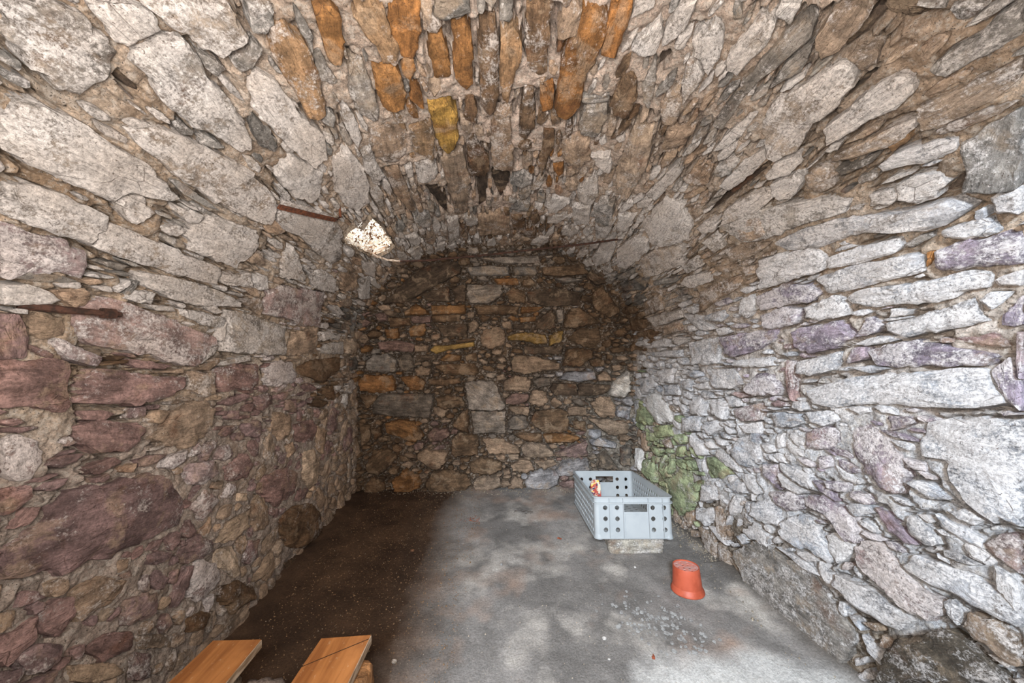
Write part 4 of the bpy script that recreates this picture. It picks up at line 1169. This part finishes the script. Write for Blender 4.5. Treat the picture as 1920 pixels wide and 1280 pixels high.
leafbit(.267, 1.92, .022, 'small reddish brown leaf scrap on the lit floor left of the crate', 1)
leafbit(.493, 1.19, .014, 'brown leaf scrap on the pale patch at the lower right of the floor', 2)
bm = bmesh.new()
for q in range(26):
    x = -.235+R.gauss(0, .035); y = 2.12+R.gauss(0, .02); z = fz(x, y)+.002; a = R.uniform(0, 6.28); l = R.uniform(.005, .016)
    tube(bm, [(x, y, z), (x+l*math.cos(a), y+l*math.sin(a), z+.002)], .0014, 4)
o = from_bm('bark_crumbs', bm, None, M_DRY, False); o['kind'] = 'stuff'; tag(o, 'scatter of reddish bark crumbs on the floor near the back wall', 'debris')
M_TWIG = simple('dark_twig', (74, 66, 58), (50, 44, 40), 60)
bm = bmesh.new()
for q in range(18):
    x = .07+R.gauss(0, .03); y = 2.22+R.gauss(0, .012); z = fz(x, y)+.003; a = R.gauss(0, .6); l = R.uniform(.01, .03)
    tube(bm, [(x, y, z), (x+l*math.cos(a), y+l*math.sin(a), z+.004)], .0014, 4)
o = from_bm('twigs', bm, None, M_TWIG, False); o['kind'] = 'stuff'; tag(o, 'little heap of thin dark twigs on the floor before the back wall', 'twigs')
M_FLAKE = simple('grey_plaster_flake', (150, 148, 144), (112, 108, 104), 50, rough=.95)
bm = bmesh.new()
for q in range(150):
    x = .57+R.gauss(0, .085); y = 1.34+R.gauss(0, .06)-.25*(x-.55); z = fz(x, y)+.0015; r = R.uniform(.003, .010); n_ = R.choice((4, 5, 6)); a0 = R.uniform(0, 6)
    prism(bm, [(x+r*R.uniform(.6, 1.2)*math.cos(a0+6.28318*i/n_), y+r*R.uniform(.6, 1.2)*math.sin(a0+6.28318*i/n_)) for i in range(n_)], z, z+.003)
o = from_bm('plaster_flakes', bm, None, M_FLAKE, False); o['kind'] = 'stuff'; tag(o, 'patch of loose grey plaster flakes on the floor in front of the pot', 'plaster flakes')
def grit(name, cnt, xf, mat, label, cat, smin=.0012, smax=.0036):
    VV = []; FF = []
    for q in range(cnt):
        x, y = xf(); 
        if y < .9 or y > yb(x)-.01 or x < xl(y)+.02 or x > xr(y)-.02: continue
        VV.append((x, y, R.uniform(smin, smax)*(1 if R.random() < .93 else 1.8)))
    VV = np.array(VV); z = floor_h(VV[:, 0], VV[:, 1]); out = []
    for i, (x, y, s_) in enumerate(VV):
        b = len(out)
        for dx, dy, dz in ((1, 0, 0), (-.5, .87, 0), (-.5, -.87, 0), (0, 0, 1)): out.append((x+dx*s_*R.uniform(.6, 1.3), y+dy*s_*R.uniform(.6, 1.3), z[i]+dz*s_*1.1))
        FF += [(b, b+1, b+3), (b+1, b+2, b+3), (b+2, b, b+3)]
    me = npmesh(name, out, FF, None, False); o = put(name, me, None, mat); o['kind'] = 'stuff'; tag(o, label, cat)
M_GRIT = simple('pale_grit', (176, 162, 144), (120, 104, 86), 400, rough=.95)
grit('grit', 2600, lambda: (R.gauss(.1, .7), R.uniform(.95, 2.6)), M_GRIT, 'fine pale grit strewn over the lit grey floor', 'grit', .0008, .0022)
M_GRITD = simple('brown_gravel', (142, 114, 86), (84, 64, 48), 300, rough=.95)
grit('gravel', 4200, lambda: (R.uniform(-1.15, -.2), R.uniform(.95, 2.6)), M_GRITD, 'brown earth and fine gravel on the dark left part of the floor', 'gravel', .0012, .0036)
def wall_foot():
    if R.random() < .6: y = R.uniform(1.0, 2.6); return xr(y)-abs(R.gauss(0, .05))-.02, y
    return R.uniform(-1.1, .9), 2.58-abs(R.gauss(0, .05))
M_GRITW = simple('rubble_grit', (160, 148, 130), (96, 84, 70), 200, rough=.95)
grit('mortar_crumbs', 1300, wall_foot, M_GRITW, 'mortar crumbs fallen along the foot of the back and right walls', 'crumbs', .002, .0065)
